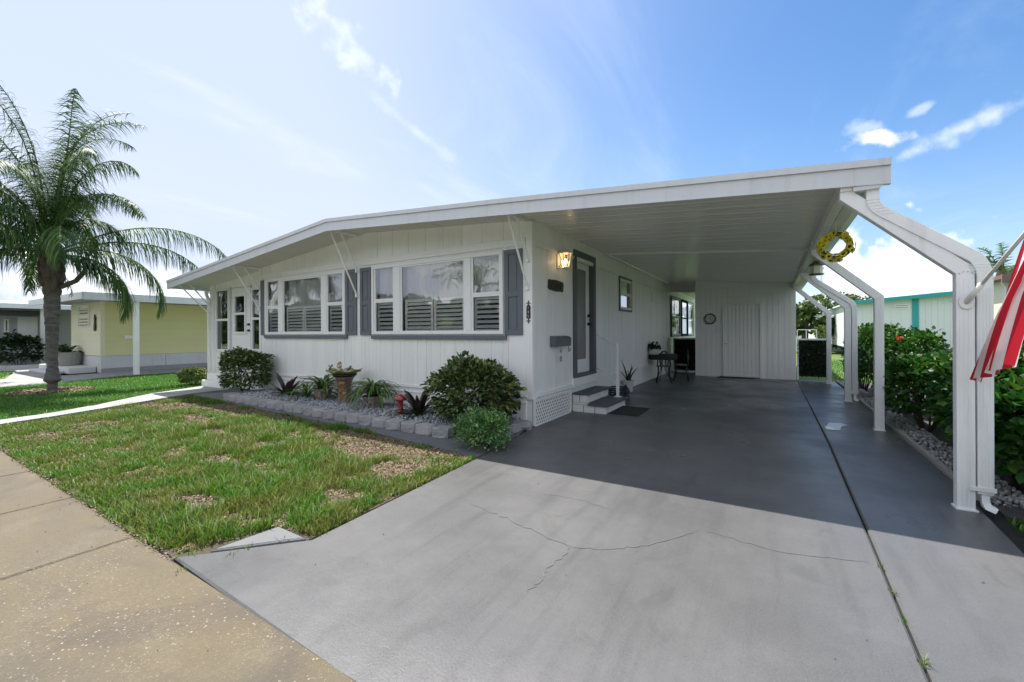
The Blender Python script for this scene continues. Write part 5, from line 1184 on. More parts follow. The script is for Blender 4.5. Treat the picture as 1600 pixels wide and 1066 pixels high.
# wreath and birdhouse under the beam
wr = thing('sunflower_wreath', 'ring wreath of yellow sunflowers hanging from the carport beam', 'wreath', (.63, 6.05, 2.37))
C0 = Vector((.635, 6.05, 2.365)); nrm = Vector((-.25,-.97,0)).normalized(); ux = nrm.cross(Vector((0,0,1))).normalized(); uz = Vector((0,0,1)); RR = .135
m = MB(); m.tube([C0+ux*RR*math.cos(a)+uz*RR*math.sin(a) for a in np.linspace(0, 2*PI, 25)], .024, 8, cap=False); m.build('vine_ring', 'stem_green', wr, smooth=True)
def flower_mesh():
    vs = []; fs = []; mi = []
    for k in range(14):
        a = 2*PI*k/14; r = 1.0 if k % 2 else .88; z = .02 if k % 2 else .12; w = .20
        c, s = math.cos(a), math.sin(a); n = len(vs)
        vs += [(c*.22, s*.22, .0), (c*.62-s*w, s*.62+c*w, z+.10), (c*.62+s*w, s*.62-c*w, z+.10), (c*r, s*r, z-.02)]; fs += [(n,n+2,n+1),(n+1,n+2,n+3)]; mi += [0,0]
    n = len(vs); vs += [(.36*math.cos(2*PI*k/8), .36*math.sin(2*PI*k/8), .10) for k in range(8)]+[(0,0,.2)]; fs += [(n+k, n+(k+1)%8, n+8) for k in range(8)]; mi += [1]*8
    me = bpy.data.meshes.new('flower'); me.from_pydata(vs, [], fs); me.materials.append(M['sunflower']); me.materials.append(M['flower_core']); me.polygons.foreach_set('material_index', mi); return me
FM = flower_mesh()
for k in range(54):
    a = 2*PI*k/46*1.0+random.uniform(-.1,.1); ph = random.uniform(-1.9, 1.9); rad = ux*math.cos(a)+uz*math.sin(a); o_ = (nrm*math.cos(ph)+rad*math.sin(ph)).normalized()
    o = bpy.data.objects.new('flower', FM); link(o, wr); p = C0+rad*RR+o_*.034; o.location = p-wl(wr); o.rotation_mode = 'QUATERNION'; o.rotation_quaternion = o_.to_track_quat('Z','Y'); s = random.uniform(.040,.052); o.scale = (s,s,s)
m = MB(); m.tube([C0+uz*(RR+.03), C0+uz*(RR+.16)+Vector((-.01,0,0)), Vector((.585,6.05,2.63)), Vector((.575,6.05,2.66)), Vector((.56,6.05,2.65))], .004, 5); m.build('hanger', 'white_trim', wr)
bh = thing('birdhouse', 'cream hexagonal birdhouse with dark pointed roof under the beam', 'birdhouse', (.66, 8.9, 2.44))
bx, by = .665, 8.9
m = MB(); m.lathe((bx,by,0), [(.085,2.375),(.085,2.51)], 6); m.build('body', 'birdhouse_cream', bh)
m = MB(); m.lathe((bx,by,0), [(.115,2.51),(.11,2.52),(.05,2.575),(.01,2.60)], 6); m.build('roof', 'birdhouse_roof', bh)
m = MB(); m.lathe((bx,by,0), [(.105,2.352),(.108,2.374)], 6); m.build('tray', 'birdhouse_roof', bh)
MB().tube([(bx,by,2.60),(bx,by,2.64)], .004, 5).build('hanger', 'steel', bh)

# ------------------------------------------------------------------ flag
fl = thing('flag_and_pole', 'red white and blue striped flag hanging from a white pole on the front carport post', 'flag', (1.30, 4.62, 1.63))
D0 = Vector((1.295, 4.615, 1.63)); fd = Vector((.16,-.44,.435)).normalized()
m = MB(); m.tube([D0, D0+fd*1.95], .0125, 10); m.lathe(D0+fd*1.95, [(0,-.02),(.022,0),(0,.025)], 8); m.build('pole', 'pole_white', fl, smooth=True)
m = MB(); m.tube([D0-fd*.03, D0+fd*.16], .02, 10); m.build('socket', 'pole_white', fl, smooth=True)
m = MB(); m.prism_axis([(1.29+.045*math.cos(2*PI*k/14), 1.62+.06*math.sin(2*PI*k/14)) for k in range(14)], 'y', 4.622, 4.632); m.build('bracket_plate', 'pole_white', fl, bevel=.003)
FL_, FH = 1.08, .62
def flagpt(u, v):
    """u along the hoist from the bracket outwards, v down the fly"""
    top = D0+fd*(.62+u*FH); g = 1-.80*(v**.6)                                    # the cloth gathers as it falls
    hang = Vector((-.16,.20-.25*u,-1.0)).normalized()
    base = D0+fd*(.62+(u*g+.0)*FH); base.z = top.z - (top.z-base.z)*v
    p = top.lerp(base, min(1, v*1.6)) + hang*v*FL_*(1-.10*u)
    a = u*15+v*1.4; p += Vector((.97,.2,0))*(math.sin(a)*.050*v+math.sin(u*33+v*3)*.010*v)
    p += Vector((0,1,0))*(.10*v*(1-u)+math.cos(a)*.03*v)
    return p
NU, NV = 78, 44
def cloth(name, mat, cond, mat_off=0.0):
    vs = []; fs = []; idx = {}
    for i in range(NU):
        for j in range(NV):
            uc, vc = (i+.5)/NU, (j+.5)/NV
            if not cond(uc, vc): continue
            q = []
            for (a, b) in ((i,j),(i+1,j),(i+1,j+1),(i,j+1)):
                if (a,b) not in idx: idx[(a,b)] = len(vs); vs.append(flagpt(a/NU, b/NV))
                q.append(idx[(a,b)])
            fs.append(tuple(q))
    o = MB().add(vs, fs).build(name, mat, fl, smooth=True); return o
canton = lambda u, v: u > 6/13 and v < .40
for k in range(13):
    cloth('stripe', 'flag_red' if k % 2 == 0 else 'flag_white', lambda u, v, k=k: int(u*13) == k and not canton(u, v))
cloth('canton', 'flag_blue', canton)
vs = []; fs = []
for r in range(9):
    for c in range(6 if r % 2 == 0 else 5):
        uu = 1-(r+1)/10*7/13; vv = ((c*2+1) if r % 2 == 0 else (c*2+2))/12*.40
        p = flagpt(uu, vv); du = (flagpt(uu+.01,vv)-p).normalized(); dv = (flagpt(uu,vv+.01)-p).normalized(); nn = du.cross(dv).normalized()
        for sgn in (-1, 1):
            b0 = len(vs); vs.append(p+nn*.003*sgn)
            for k in range(10): a = PI*k/5; q = .017 if k % 2 == 0 else .007; vs.append(p+nn*.003*sgn+du*math.cos(a)*q+dv*math.sin(a)*q)
            fs += [(b0, b0+1+k, b0+1+(k+1)%10) for k in range(10)]
MB().add(vs, fs).build('stars', 'flag_white', fl)

# ------------------------------------------------------------------ pots, bird bath and figures in the bed
def strap_leaf(L_, w, arch, n=7):
    vs = []; fs = []; p = Vector((0,0,0)); e = 1.25
    for i in range(n+1):
        t = i/n; ww = w*math.sin(PI*min(1, .12+t*.88))**.6*(1 if i < n else .05)
        vs += [(-ww, p.y, p.z+ww*.35), (0, p.y, p.z), (ww, p.y, p.z+ww*.35)]
        p = p+Vector((0, math.cos(e), math.sin(e)))*L_/n; e -= arch/n
    for i in range(n): fs += [(3*i,3*i+1,3*i+4,3*i+3),(3*i+1,3*i+2,3*i+5,3*i+4)]
    return vs, fs
def rosette(parent, c, mat, n, L_, w, arch, key, r0=.02, name='leaf', tilt=0.0):
    me = bpy.data.meshes.get('strap_'+key)
    if me is None:
        vs, fs = strap_leaf(L_, w, arch); me = bpy.data.meshes.new('strap_'+key); me.from_pydata(vs, [], fs); me.materials.append(M[mat]); me.shade_smooth()
    for i in range(n):
        o = bpy.data.objects.new(name, me); link(o, parent); a = i*2.399+random.uniform(-.2,.2); s = random.uniform(.7,1.1)
        o.location = Vector(c)+Vector((math.cos(a+PI/2)*r0, math.sin(a+PI/2)*r0, 0))-wl(parent); o.rotation_euler = (random.uniform(-.65,.15)+tilt, 0, a); o.scale = (s,s,s)
def pot(name, label, c, r, h, mat, cat='flower pot', rim=True):
    t = thing(name, label, cat, c); m = MB(); m.lathe(c, [(r*.72,0),(r*.78,.01),(r*.98,h-.03),(r*1.08,h-.03),(r*1.08,h),(r*.92,h),(r*.88,h-.04),(.01,h-.045)], 20, cap=False); m.build('pot_body', mat, t)
    MB().lathe(c, [(.01,h-.04),(r*.9,h-.042)], 14).build('potting_soil', 'bed_soil', t)
    return t
def plant(name, label, c, cat='plant', group=None): return thing(name, label, cat, c, group)
pot('mosaic_planter', 'speckled stoneware pot left of the bird bath', (-7.42,5.08,.10), .17, .23, 'mosaic_pot')
t = plant('strap_leaf_plant', 'arching green strap leaved plant in the pot left of the bird bath', (-7.42,5.08,.28)); rosette(t, (-7.42,5.08,.28), 'pot_leaf', 40, .66, .021, 2.2, 'a', .05); rosette(t, (-7.42,5.08,.33), 'pot_leaf', 22, .50, .02, 1.5, 'a2', .03)
t = plant('strap_leaf_plant', 'green tufted plant rooted in gravel between purple plant and left pot', (-7.98,5.10,.08)); rosette(t, (-7.98,5.10,.10), 'pot_leaf', 30, .66, .021, 2.2, 'a', .04)
t = plant('strap_leaf_plant', 'small dark leaved plant just right of the left pot', (-7.0,5.2,.08)); rosette(t, (-7.0,5.2,.12), 'dark_leaf', 20, .46, .022, 2.1, 'a3', .04)
pot('mosaic_planter', 'mosaic patterned pot right of the bird bath', (-5.87,4.98,.09), .175, .225, 'mosaic_pot')
t = plant('strap_leaf_plant', 'bushy green drooping plant in the pot right of the bird bath', (-5.87,4.98,.27))
rosette(t, (-5.87,4.98,.30), 'pot_leaf', 56, .62, .021, 2.5, 'b', .05); rosette(t, (-5.87,4.98,.42), 'pot_leaf', 40, .40, .021, 2.2, 'b2', .06)
t = plant('bromeliad', 'purple and green bromeliad beside the dark entry bush', (-8.55,5.03,.08)); rosette(t, (-8.55,5.03,.10), 'purple_leaf', 17, .52, .05, .6, 'c', .03); rosette(t, (-8.50,5.03,.08), 'dark_leaf', 12, .38, .045, 1.5, 'c2', .05)
t = plant('bromeliad', 'purple bromeliad partly hidden by the large corner bush', (-4.72,4.90,.08)); rosette(t, (-4.72,4.90,.10), 'purple_leaf', 16, .50, .05, .5, 'd', .03); rosette(t, (-4.72,4.86,.08), 'dark_leaf', 13, .34, .045, 1.6, 'd2', .05)
bb = thing('bird_bath', 'colourful ceramic bird bath with leafy bowl and a sitting frog figure', 'bird bath', (-6.66,5.0,.07))
bc = (-6.66,5.0,0)
m = MB(); m.lathe(bc, [(.155,.06),(.15,.10),(.125,.20),(.115,.34),(.122,.46),(.15,.56),(.19,.615)], 20); m.build('pedestal', 'ceramic_blue', bb, smooth=True)
m = MB(); m.lathe(bc, [(.185,.60),(.215,.63),(.215,.655),(.19,.66)], 20); m.build('rim_band', 'black_metal', bb, smooth=True)
vs = []; fs = []; n = 28
for j, (r, z) in enumerate(((.10,.655),(.22,.665),(.30,.71),(.305,.725),(.21,.69),(.02,.68))):
    for k in range(n):
        a = 2*PI*k/n; sc = 1+(.13*math.sin(a*6) if j in (2,3) else 0); zz = z+(.022*math.sin(a*6+1) if j in (2,3) else 0); vs.append((bc[0]+r*sc*math.cos(a), bc[1]+r*sc*math.sin(a), zz))
for j in range(5):
    for k in range(n): fs.append((j*n+k, j*n+(k+1)%n, (j+1)*n+(k+1)%n, (j+1)*n+k))
MB().add(vs, fs).build('bowl', 'ceramic_green', bb, smooth=True)
def ball(m, c, r, sx=1, sy=1, sz=1, n=10):
    pr = [(math.sin(PI*i/8)*r, -math.cos(PI*i/8)*r*sz) for i in range(9)]; b0 = len(m.v); m.lathe(c, [(max(.0005,a), z) for a, z in pr], n, cap=False)
    for i in range(b0, len(m.v)): x,y,z = m.v[i]; m.v[i] = (c[0]+(x-c[0])*sx, c[1]+(y-c[1])*sy, z)
    return m
fc = (-6.66,4.90,0)
m = MB(); ball(m, (fc[0],fc[1],.725), .055, 1.1,.9,1.0); m.build('frog_belly', 'ceramic_tan', bb, smooth=True)
m = MB(); ball(m, (fc[0],fc[1]-.012,.80), .048, 1.15,.9,.8); ball(m, (fc[0]-.025,fc[1]-.02,.84), .017); ball(m, (fc[0]+.025,fc[1]-.02,.84), .017); m.build('frog_head', 'ceramic_tan', bb, smooth=True)
m = MB(); m.lathe((fc[0],fc[1],0), [(.05,.838),(.03,.85),(.02,.875),(.002,.88)], 10); m.build('frog_hat', 'ceramic_blue', bb)
for s in (-1, 1):
    m = MB(); m.tube([(fc[0]+s*.05,fc[1],.70),(fc[0]+s*.10,fc[1]-.05,.74),(fc[0]+s*.12,fc[1]-.10,.69)], [.026,.02,.012], 7); m.build('frog_leg', 'ceramic_green', bb, smooth=True)
    m = MB(); bxx = bc[0]+s*.26; m.tube([(bxx-.05,5.0-.1,.73),(bxx,5.0-.1,.765),(bxx+.06*s,5.0-.1,.80)], [.012,.026,.006], 7); ball(m, (bxx+.035,5.0-.1,.80), .02); m.build('bird_figure', 'ceramic_blue', bb, smooth=True)
for k, (a, z, mt_) in enumerate(((-90,.50,'ceramic_yellow'),(-75,.36,'ceramic_orange'),(-100,.33,'ceramic_orange'),(-85,.22,'ceramic_orange'),(-70,.50,'ceramic_yellow'),(-60,.30,'ceramic_yellow'),(-105,.46,'ceramic_orange'),(-95,.14,'ceramic_green'))):
    a = R_(a+20); q = .115+.03*max(0,(z-.4)*4); p = Vector((bc[0]+q*math.cos(a), bc[1]+q*math.sin(a), z))
    m = MB(); m.lathe((0,0,0), [(.036,0),(.03,.008),(.012,.012)], 9)
    q2 = Vector((math.cos(a), math.sin(a), 0)).to_track_quat('Z','Y').to_matrix(); m.v = [tuple(p+q2 @ Vector(v)) for v in m.v]; m.build('relief_flower', mt_, bb)
hy = thing('mushroom_figure', 'small red glazed toadstool shaped garden figure on the gravel', 'garden figure', (-5.06,4.84,.09))
hc = (-5.06,4.84,0)
m = MB(); m.lathe(hc, [(.070,.10),(.065,.13),(.042,.18),(.038,.26),(.045,.315)], 14); m.build('stalk', 'red_enamel', hy, smooth=True)
m = MB(); m.lathe(hc, [(.045,.31),(.098,.318),(.102,.335),(.085,.375),(.05,.405),(.01,.415)], 16); m.build('mushroom_cap', 'red_enamel', hy, smooth=True)
m = MB(); 
for a, r, z in ((-100,.088,.365),(-60,.075,.385),(-130,.07,.39),(-90,.04,.408)): ball(m, (hc[0]+r*math.cos(R_(a)), hc[1]+r*math.sin(R_(a)), z), .011)
m.build('cap_dots', 'ceramic_tan', hy, smooth=True)
m = MB(); ball(m, (hc[0]-.05,hc[1]-.04,.135), .03); ball(m, (hc[0]+.05,hc[1]-.03,.125), .028); m.build('foot_bumps', 'ceramic_orange', hy, smooth=True)
rk = MB().lathe((-3.02,5.30,0.0), [(.09,0),(.11,.05),(.08,.11),(.02,.13)], 7, jit=.15).build('garden_stone', 'edge_block', None); tag(rk, 'pale rough stone at the foot of the house corner behind the bush', 'stone')
rk = MB().lathe((-4.98,5.30,0.05), [(.07,0),(.08,.03),(.05,.06),(.01,.07)], 7, jit=.15).build('garden_stone', 'edge_block', None); tag(rk, 'pale flat stone on gravel behind the toadstool figure', 'stone')

# ------------------------------------------------------------------ pots and furniture under the carport
wp = pot('white_pot', 'plain white pot standing by the wall behind the side steps', (-2.84,9.80,0), .125, .27, 'white_pot')
t = plant('snake_plant', 'dark snake plant leaves rising from the white pot', (-2.84,9.80,.25))
for (dx, dy, h, lean, w) in ((-.02,.0,.52,-.28,.03),(.03,.01,.40,.10,.032),(0,-.03,.36,.26,.034),(-.03,.02,.30,-.45,.03),(.02,.03,.33,.4,.03),(.0,.0,.26,.0,.03)):
    m = MB(); b0 = Vector((-2.84+dx, 9.80+dy, .24)); pts = [b0+Vector((lean*.4*tt*tt, lean*tt*.5, h*tt)) for tt in np.linspace(0,1,6)]
    vs = []; 
    for i, p in enumerate(pts): ww = w*(1-(i/5)**3*.95); vs += [p+Vector((-ww*.7,ww*.5,0)), p+Vector((0,-.008,0)), p+Vector((ww*.7,-ww*.1,0))]
    m.add(vs, [(3*i,3*i+1,3*i+4,3*i+3) for i in range(5)]+[(3*i+1,3*i+2,3*i+5,3*i+4) for i in range(5)]); m.build('leaf', 'dark_leaf', t, smooth=True)
hs = thing('garden_hose', 'black garden hose coiled on the floor behind the side steps', 'hose', (-2.78,8.75,0))
pts = [( -2.74+(.20+.012*math.sin(k*.7))*math.cos(k*.42), 8.75+(.26)*math.sin(k*.42), .03+.0028*k) for k in range(75)]
MB().tube(pts, .017, 7).build('coil', 'hose_black', hs, smooth=True)
MB().tube([pts[-1],(-2.55,8.6,.30),(-2.62,8.45,.22),(-2.75,8.4,.06)], .017, 7).build('nozzle_end', 'hose_black', hs, smooth=True)
bt = thing('bistro_table', 'small round black iron table against the carport wall', 'table', (-2.66,12.6,0))
tc = (-2.66,12.6,0)
m = MB(); m.lathe(tc, [(.38,.715),(.39,.72),(.39,.735),(.37,.74),(.01,.741)], 24); m.build('tabletop', 'black_metal', bt)
for k in range(3):
    a = k*2*PI/3+.4; m = MB(); m.tube([(tc[0]+.12*math.cos(a), tc[1]+.12*math.sin(a), .715),(tc[0]+.06*math.cos(a), tc[1]+.06*math.sin(a), .35),(tc[0]+.16*math.cos(a), tc[1]+.16*math.sin(a), .12),(tc[0]+.28*math.cos(a), tc[1]+.28*math.sin(a), .01)], .012, 6); m.build('leg', 'black_metal', bt, smooth=True)
MB().lathe(tc, [(.01,.745),(.385,.7455),(.398,.742),(.40,.60),(.39,.60),(.38,.70)], 24, cap=False).build('table_cover', 'rubber', bt, smooth=True)
def bistro_chair(label, x, y, rot):
    t = thing('iron_chair', label, 'chair', (x, y, 0), 'iron chairs at the bistro table'); c, s = math.cos(rot), math.sin(rot)
    def W_(p): return (x+p[0]*c-p[1]*s, y+p[0]*s+p[1]*c, p[2])
    m = MB(); m.lathe((0,0,0), [(.19,.44),(.2,.45),(.19,.465),(.01,.467)], 18); m.v = [W_(v) for v in m.v]; m.build('seat', 'mosaic_pot', t)
    for px_, py_ in ((-.14,-.14),(.14,-.14),(-.14,.14),(.14,.14)):
        m = MB(); m.tube([W_((px_,py_,.44)), W_((px_*1.0,py_*1.0,.22)), W_((px_*1.4,py_*1.4,.0))], .015, 6); m.build('leg', 'black_metal', t, smooth=True)
    m = MB(); m.tube([W_((.17*math.cos(a), .18, .45+.42*math.sin(a))) for a in np.linspace(0, PI, 13)], .016, 6)
    for q in (-.09,-.03,.03,.09): m.tube([W_((q,.18,.45)), W_((q*1.3,.19,.65)), W_((q,.18,.45+.42*math.sqrt(max(0,1-(q/.17)**2))))], .011, 5)
    m.tube([W_((-.15,.18,.62)), W_((0,.17,.68)), W_((.15,.18,.62))], .012, 5); m.build('backrest', 'black_metal', t, smooth=True)
bistro_chair('black iron chair on the near side of the bistro table', -2.50, 11.98, .25+PI)
bistro_chair('black iron chair on the driveway side of the bistro table', -2.18, 12.72, -PI/2+.1)
bk = thing('white_basket', 'white woven basket on the edge of the bistro table', 'basket', (-2.86,12.35,.747))
m = MB(); m.box(-2.94,-2.74,12.27,12.45,.747,.757); m.build('bottom', 'basket_white', bk)
for side in range(4):
    for k in range(6):
        f_ = k/5
        if side < 2: x = -2.94+.2*f_; y = 12.27 if side == 0 else 12.45
        else: y = 12.27+.18*f_; x = -2.94 if side == 2 else -2.74
        m = MB(); m.tube([(x,y,.75),(x+(x+2.84)*.18,y+(y-12.36)*.18,.90)], .007, 5); m.build('stake', 'basket_white', bk)
for z, g in ((.79,1.05),(.84,1.1),(.895,1.18)):
    m = MB(); q = [(-2.84+sx*.1*g, 12.36+sy*.09*g, z) for sx, sy in ((-1,-1),(1,-1),(1,1),(-1,1),(-1,-1))]; m.tube(q, .007, 5); m.build('hoop', 'basket_white', bk)
t = plant('leafy_plant', 'dark leafy plant growing in the white basket', (-2.84,12.36,.88)); 
r_ = np.random.default_rng(5); n = 160; d = r_.normal(size=(n,3)); d /= np.linalg.norm(d,axis=1,keepdims=True); d[:,2] = np.abs(d[:,2])
scatter('foliage', LEAF_V, LEAF_F, np.array([[-2.84,12.36,.90]])+d*r_.uniform(.04,.15,(n,1))*np.array([1.1,1.1,1.2]), frames(d+r_.normal(0,.4,(n,3)), r_.uniform(0,6,n)), r_.uniform(.05,.09,n), 'dark_leaf', t, 'stuff')
MB().tube([(-2.84,12.36,.86),(-2.83,12.36,1.02)], .008, 6).build('stem', 'stem_green', t)

# hedge screens
def screen(label, x0, x1, y, z0, z1, seed):
    t = thing('hedge_screen', label, 'hedge fence', ((x0+x1)/2, y, 0), 'dark leafy hedge screens')
    r_ = np.random.default_rng(seed); n = int((x1-x0)*(z1-z0)*2600); p = np.column_stack([r_.uniform(x0,x1,n), y+r_.normal(0,.02,n), r_.uniform(z0,z1,n)]); d = r_.normal(size=(n,3)); d[:,1] -= 1.2
    scatter('foliage', CARD_V, CARD_F, p, frames(d, r_.uniform(0,6,n)), r_.uniform(.03,.06,n), 'hedge_leaf', t, 'stuff', width=np.full(n,1.6))
    MB().box(x0,x1,y+.03,y+.05,z0,z1).build('backing', 'hose_black', t)
    m = MB(); m.box(x0-.02,x1+.02,y-.03,y+.06,z1,z1+.045); m.build('top_rail', 'white_trim', t)
    for x in (x0-.03, x1-.01): MB().box(x,x+.04,y-.02,y+.05,0.0,z1-.002).build('post', 'white_trim', t)
    return t
screen('dark leafy gate screen in the gap between house wall and shed', -2.93, -2.10, 15.75, .06, 1.12, 3)
screen('dark leafy screen right of the shed at the end of the side slab', .66, 1.34, 14.62, .10, 1.13, 4)
r_ = MB().prism([(.66,7.50),(.72,7.42),(.82,7.46),(.86,7.72),(.97,7.9),(.90,8.02),(.74,7.98),(.70,7.75)], .002, .005).build('bare_patch', 'wet_patch', dr)
slab('drain_cover', [(.655,7.44),(.76,7.44),(.76,7.60),(.655,7.60)], 0.012, 'white_trim', dr, th=.01, chamf=.003)
r_ = np.random.default_rng(12); n = 60; p = np.column_stack([r_.uniform(-2.6,1.2,n), r_.uniform(1.2,5.5,n)]); 
tag(chips('leaf_litter', p, r_.uniform(.003,.008,n), 'twig', z=.003, zr=.002, flat=.1), 'tiny specks of dead leaf scattered on the driveway', 'leaf litter')
p = np.column_stack([r_.uniform(-6,-.3,50), r_.uniform(-.2,1.1,50)]); tag(chips('leaf_litter', p, r_.uniform(.003,.007,50), 'twig', z=.003, zr=.002, flat=.1), 'tiny specks of dead leaf scattered on the tan pavement', 'leaf litter')

# ------------------------------------------------------------------ neighbouring buildings
yh = thing('neighbor_house', 'pale yellow lap sided mobile home beyond the palm', 'house', (-22, 10, 0))
X1, Y0, Y1 = -20.5, 5.24, 17.0
m = MB(); m.box(-23.9,X1-.02,Y0+.02,Y1,.0,2.62); m.build('wall', 'cream_siding', yh)
def lap(mat, n, z0, z1, f, nm='siding_board'):
    h = (z1-z0)/n
    for i in range(n): f(nm, mat, z0+i*h, z0+(i+1)*h)
lap('yellow_siding', 17, .62, 2.56, lambda nm, mt, a, b: MB().add([(X1-.02,Y0,a),(X1+.035,Y0,a),(X1+.002,Y0,b),(X1-.02,Y0,b),(X1-.02,Y1,a),(X1+.035,Y1,a),(X1+.002,Y1,b),(X1-.02,Y1,b)], [(0,1,2,3),(7,6,5,4),(1,5,6,2),(0,4,5,1),(3,2,6,7)]).build(nm, mt, yh))
lap('cream_siding', 17, .62, 2.56, lambda nm, mt, a, b: MB().add([(-23.9,Y0-.035,a),(X1-.03,Y0-.035,a),(X1-.03,Y0-.002,b),(-23.9,Y0-.002,b),(-23.9,Y0+.02,a),(X1-.03,Y0+.02,a),(X1-.03,Y0+.02,b),(-23.9,Y0+.02,b)], [(0,1,2,3),(0,4,5,1),(3,2,6,7)]).build(nm, mt, yh))
m = MB(); m.box(X1-.03,X1+.03,Y0-.03,Y0-.001,.60,2.6); m.box(X1+.017,X1+.03,Y0,Y0+.1,.6,2.6); m.build('corner_trim', 'cream_siding', yh)
for i in range(6): piece('skirt_panel', 'skirt_white', yh, X1-.015, X1+.012, Y0+i*1.9, Y0+i*1.9+1.88, 0.16, .60)
piece('skirt_panel', 'skirt_white', yh, -23.9, X1, Y0-.01, Y0+.015, .0, .60)
piece('foundation', 'edge_block', yh, X1-.02, X1+.03, Y0, Y1, 0, .155)
m = MB(); m.add([(-25.2,4.35,2.62),(-18.55,4.35,2.55),(-18.55,Y1,2.55),(-25.2,Y1,2.62),(-25.2,4.35,2.72),(-18.55,4.35,2.70),(-18.55,Y1,2.70),(-25.2,Y1,2.72),(-22.6,5.6,3.25),(-22.6,Y1,3.25)], [(0,3,2,1),(0,1,5,4),(1,2,6,5),(2,3,7,6),(3,0,4,7),(4,5,8),(5,6,9,8),(7,4,8,9),(6,7,9)]); m.build('roof', 'roof_gray', yh)
m = MB(); m.box(-18.56,-18.50,4.33,Y1,2.50,2.74); m.box(-25.2,-18.565,4.30,4.345,2.52,2.74); m.build('fascia', 'fascia_paint', yh)
piece('post', 'white_trim', yh, -18.74, -18.62, 5.60, 5.74, 0.0, 2.55)
m = MB(); m.beam((-18.68,5.67,2.45),(-18.68,5.35,2.55),.06,.06); m.build('post_bracket', 'white_trim', yh)
piece('wall_box', 'white_trim', yh, X1+.02, X1+.12, 5.86, 6.25, 1.22, 1.34)
simple_window(-22.95,-21.7,1.66,2.50,2.08,Y0-.02,parent=yh)
for s, x in ((0,-23.05),(1,-21.68)):
    m = MB()
    for k in range(12): m.box(x, x+.07, Y0-.05, Y0-.02, 1.70+k*.066, 1.74+k*.066)
    m.build('scalloped_trim', 'cream_siding', yh)
m = MB(); m.prism_axis([(-21.05,1.55),(-20.93,1.50),(-20.86,1.62),(-20.9,1.80),(-20.86,1.98),(-20.95,2.12),(-21.03,2.0),(-20.99,1.82),(-21.05,1.70)], 'y', Y0-.07, Y0-.04); m.build('metal_ornament', 'black_metal', yh)
m = MB(); m.box(-24.8,-20.9,4.5,5.21,.0,.22); m.box(-24.0,-21.4,4.1,4.49,.0,.10); m.build('porch_step', 'skirt_white', yh, bevel=.02)
pp_ = pot('planter_bowl', 'wide pale planter bowl on the porch of the yellow house', (-22.7,4.85,.22), .48, .50, 'clay', 'planter')
t = plant('succulent', 'spiky dark succulent in the wide pale planter bowl', (-22.7,4.85,.7)); rosette(t, (-22.7,4.85,.66), 'dark_leaf', 20, .55, .05, 1.6, 'e', .12)
gh = thing('neighbor_house', 'grey mobile home with awning and white trim at the far left', 'house', (-30, 6, 0))
m = MB(); m.box(-34,-27.5,3.2,12,.0,2.55); m.build('wall', 'gray_siding', gh)
for i in range(24): piece('siding_board', 'gray_siding', gh, -27.5, -27.485, 3.2+i*.36, 3.2+i*.36+.345, .35, 2.5)
m = MB(); m.add([(-35,2.5,2.5),(-26.3,2.5,2.5),(-26.3,12,2.5),(-35,12,2.5),(-35,2.5,2.62),(-26.3,2.5,2.62),(-26.3,12,2.62),(-35,12,2.62),(-30.7,2.5,3.0),(-30.7,12,3.0)], [(0,3,2,1),(0,1,5,4),(1,2,6,5),(2,3,7,6),(3,0,4,7),(4,5,8),(5,6,9,8),(7,4,8,9),(6,7,9)]); m.build('roof', 'roof_gray', gh)
m = MB(); m.box(-26.32,-26.25,2.48,12,2.47,2.66); m.build('fascia', 'white_trim', gh)
for y in (4.93, 3.05): piece('post', 'white_trim', gh, -26.6, -26.48, y-.06, y+.06, -.05, 2.5)
def xwin(x, y0, y1, z0, z1, par, mull=True):
    m = MB(); m.box(x,x+.03,y0,y1,z0,z0+.05); m.box(x,x+.03,y0,y1,z1-.05,z1); m.box(x,x+.03,y0,y0+.05,z0+.05,z1-.05); m.box(x,x+.03,y1-.05,y1,z0+.05,z1-.05)
    if mull: m.box(x,x+.025,y0+.05,y1-.05,(z0+z1)/2-.025,(z0+z1)/2+.025); m.box(x,x+.022,(y0+y1)/2-.02,(y0+y1)/2+.02,z0+.05,z1-.05)
    w = m.build('window', 'vinyl_white', par); MB().box(x+.002,x+.008,y0+.05,y1-.05,z0+.05,z1-.05).build('pane', 'window_dark', w)
xwin(-27.48,4.50,4.82,1.62,2.18,gh); xwin(-27.48,4.0,4.14,1.5,2.05,gh,False); xwin(-27.48,3.55,3.75,1.5,2.05,gh,False)
m = MB(); m.box(-27.485,-27.44,4.38,4.95,.35,2.28); m.build('door', 'white_trim', gh)
m = MB(); m.add([(-27.47,3.6,2.42),(-27.47,5.0,2.42),(-26.9,5.1,2.14),(-26.9,3.5,2.14),(-27.47,3.6,2.39),(-27.47,5.0,2.39),(-26.9,5.1,2.11),(-26.9,3.5,2.11)], [(0,1,2,3),(7,6,5,4),(0,3,7,4),(1,5,6,2),(3,2,6,7)]); m.build('awning', 'roof_gray', gh)
for y in (3.2,3.7,4.2): piece('porch_rail', 'white_trim', gh, -27.1, -27.0, y, y+.45, .75, .82)
bush('dark_shrub', 'dark shrub in front of the grey house at the far left', 'shrub', (-26.3,4.2), .6, .75, 1.35, ['dark_leaf'], 1300, .14, seed=61)
bush('dark_shrub', 'smaller dark plant between the grey house and the yellow porch', 'shrub', (-24.6,5.1), .4, .35, .95, ['dark_leaf'], 600, .10, seed=62)
piece('raised_bed', 'skirt_white', gh, -27.1, -25.6, 3.3, 5.0, -.05, .16)

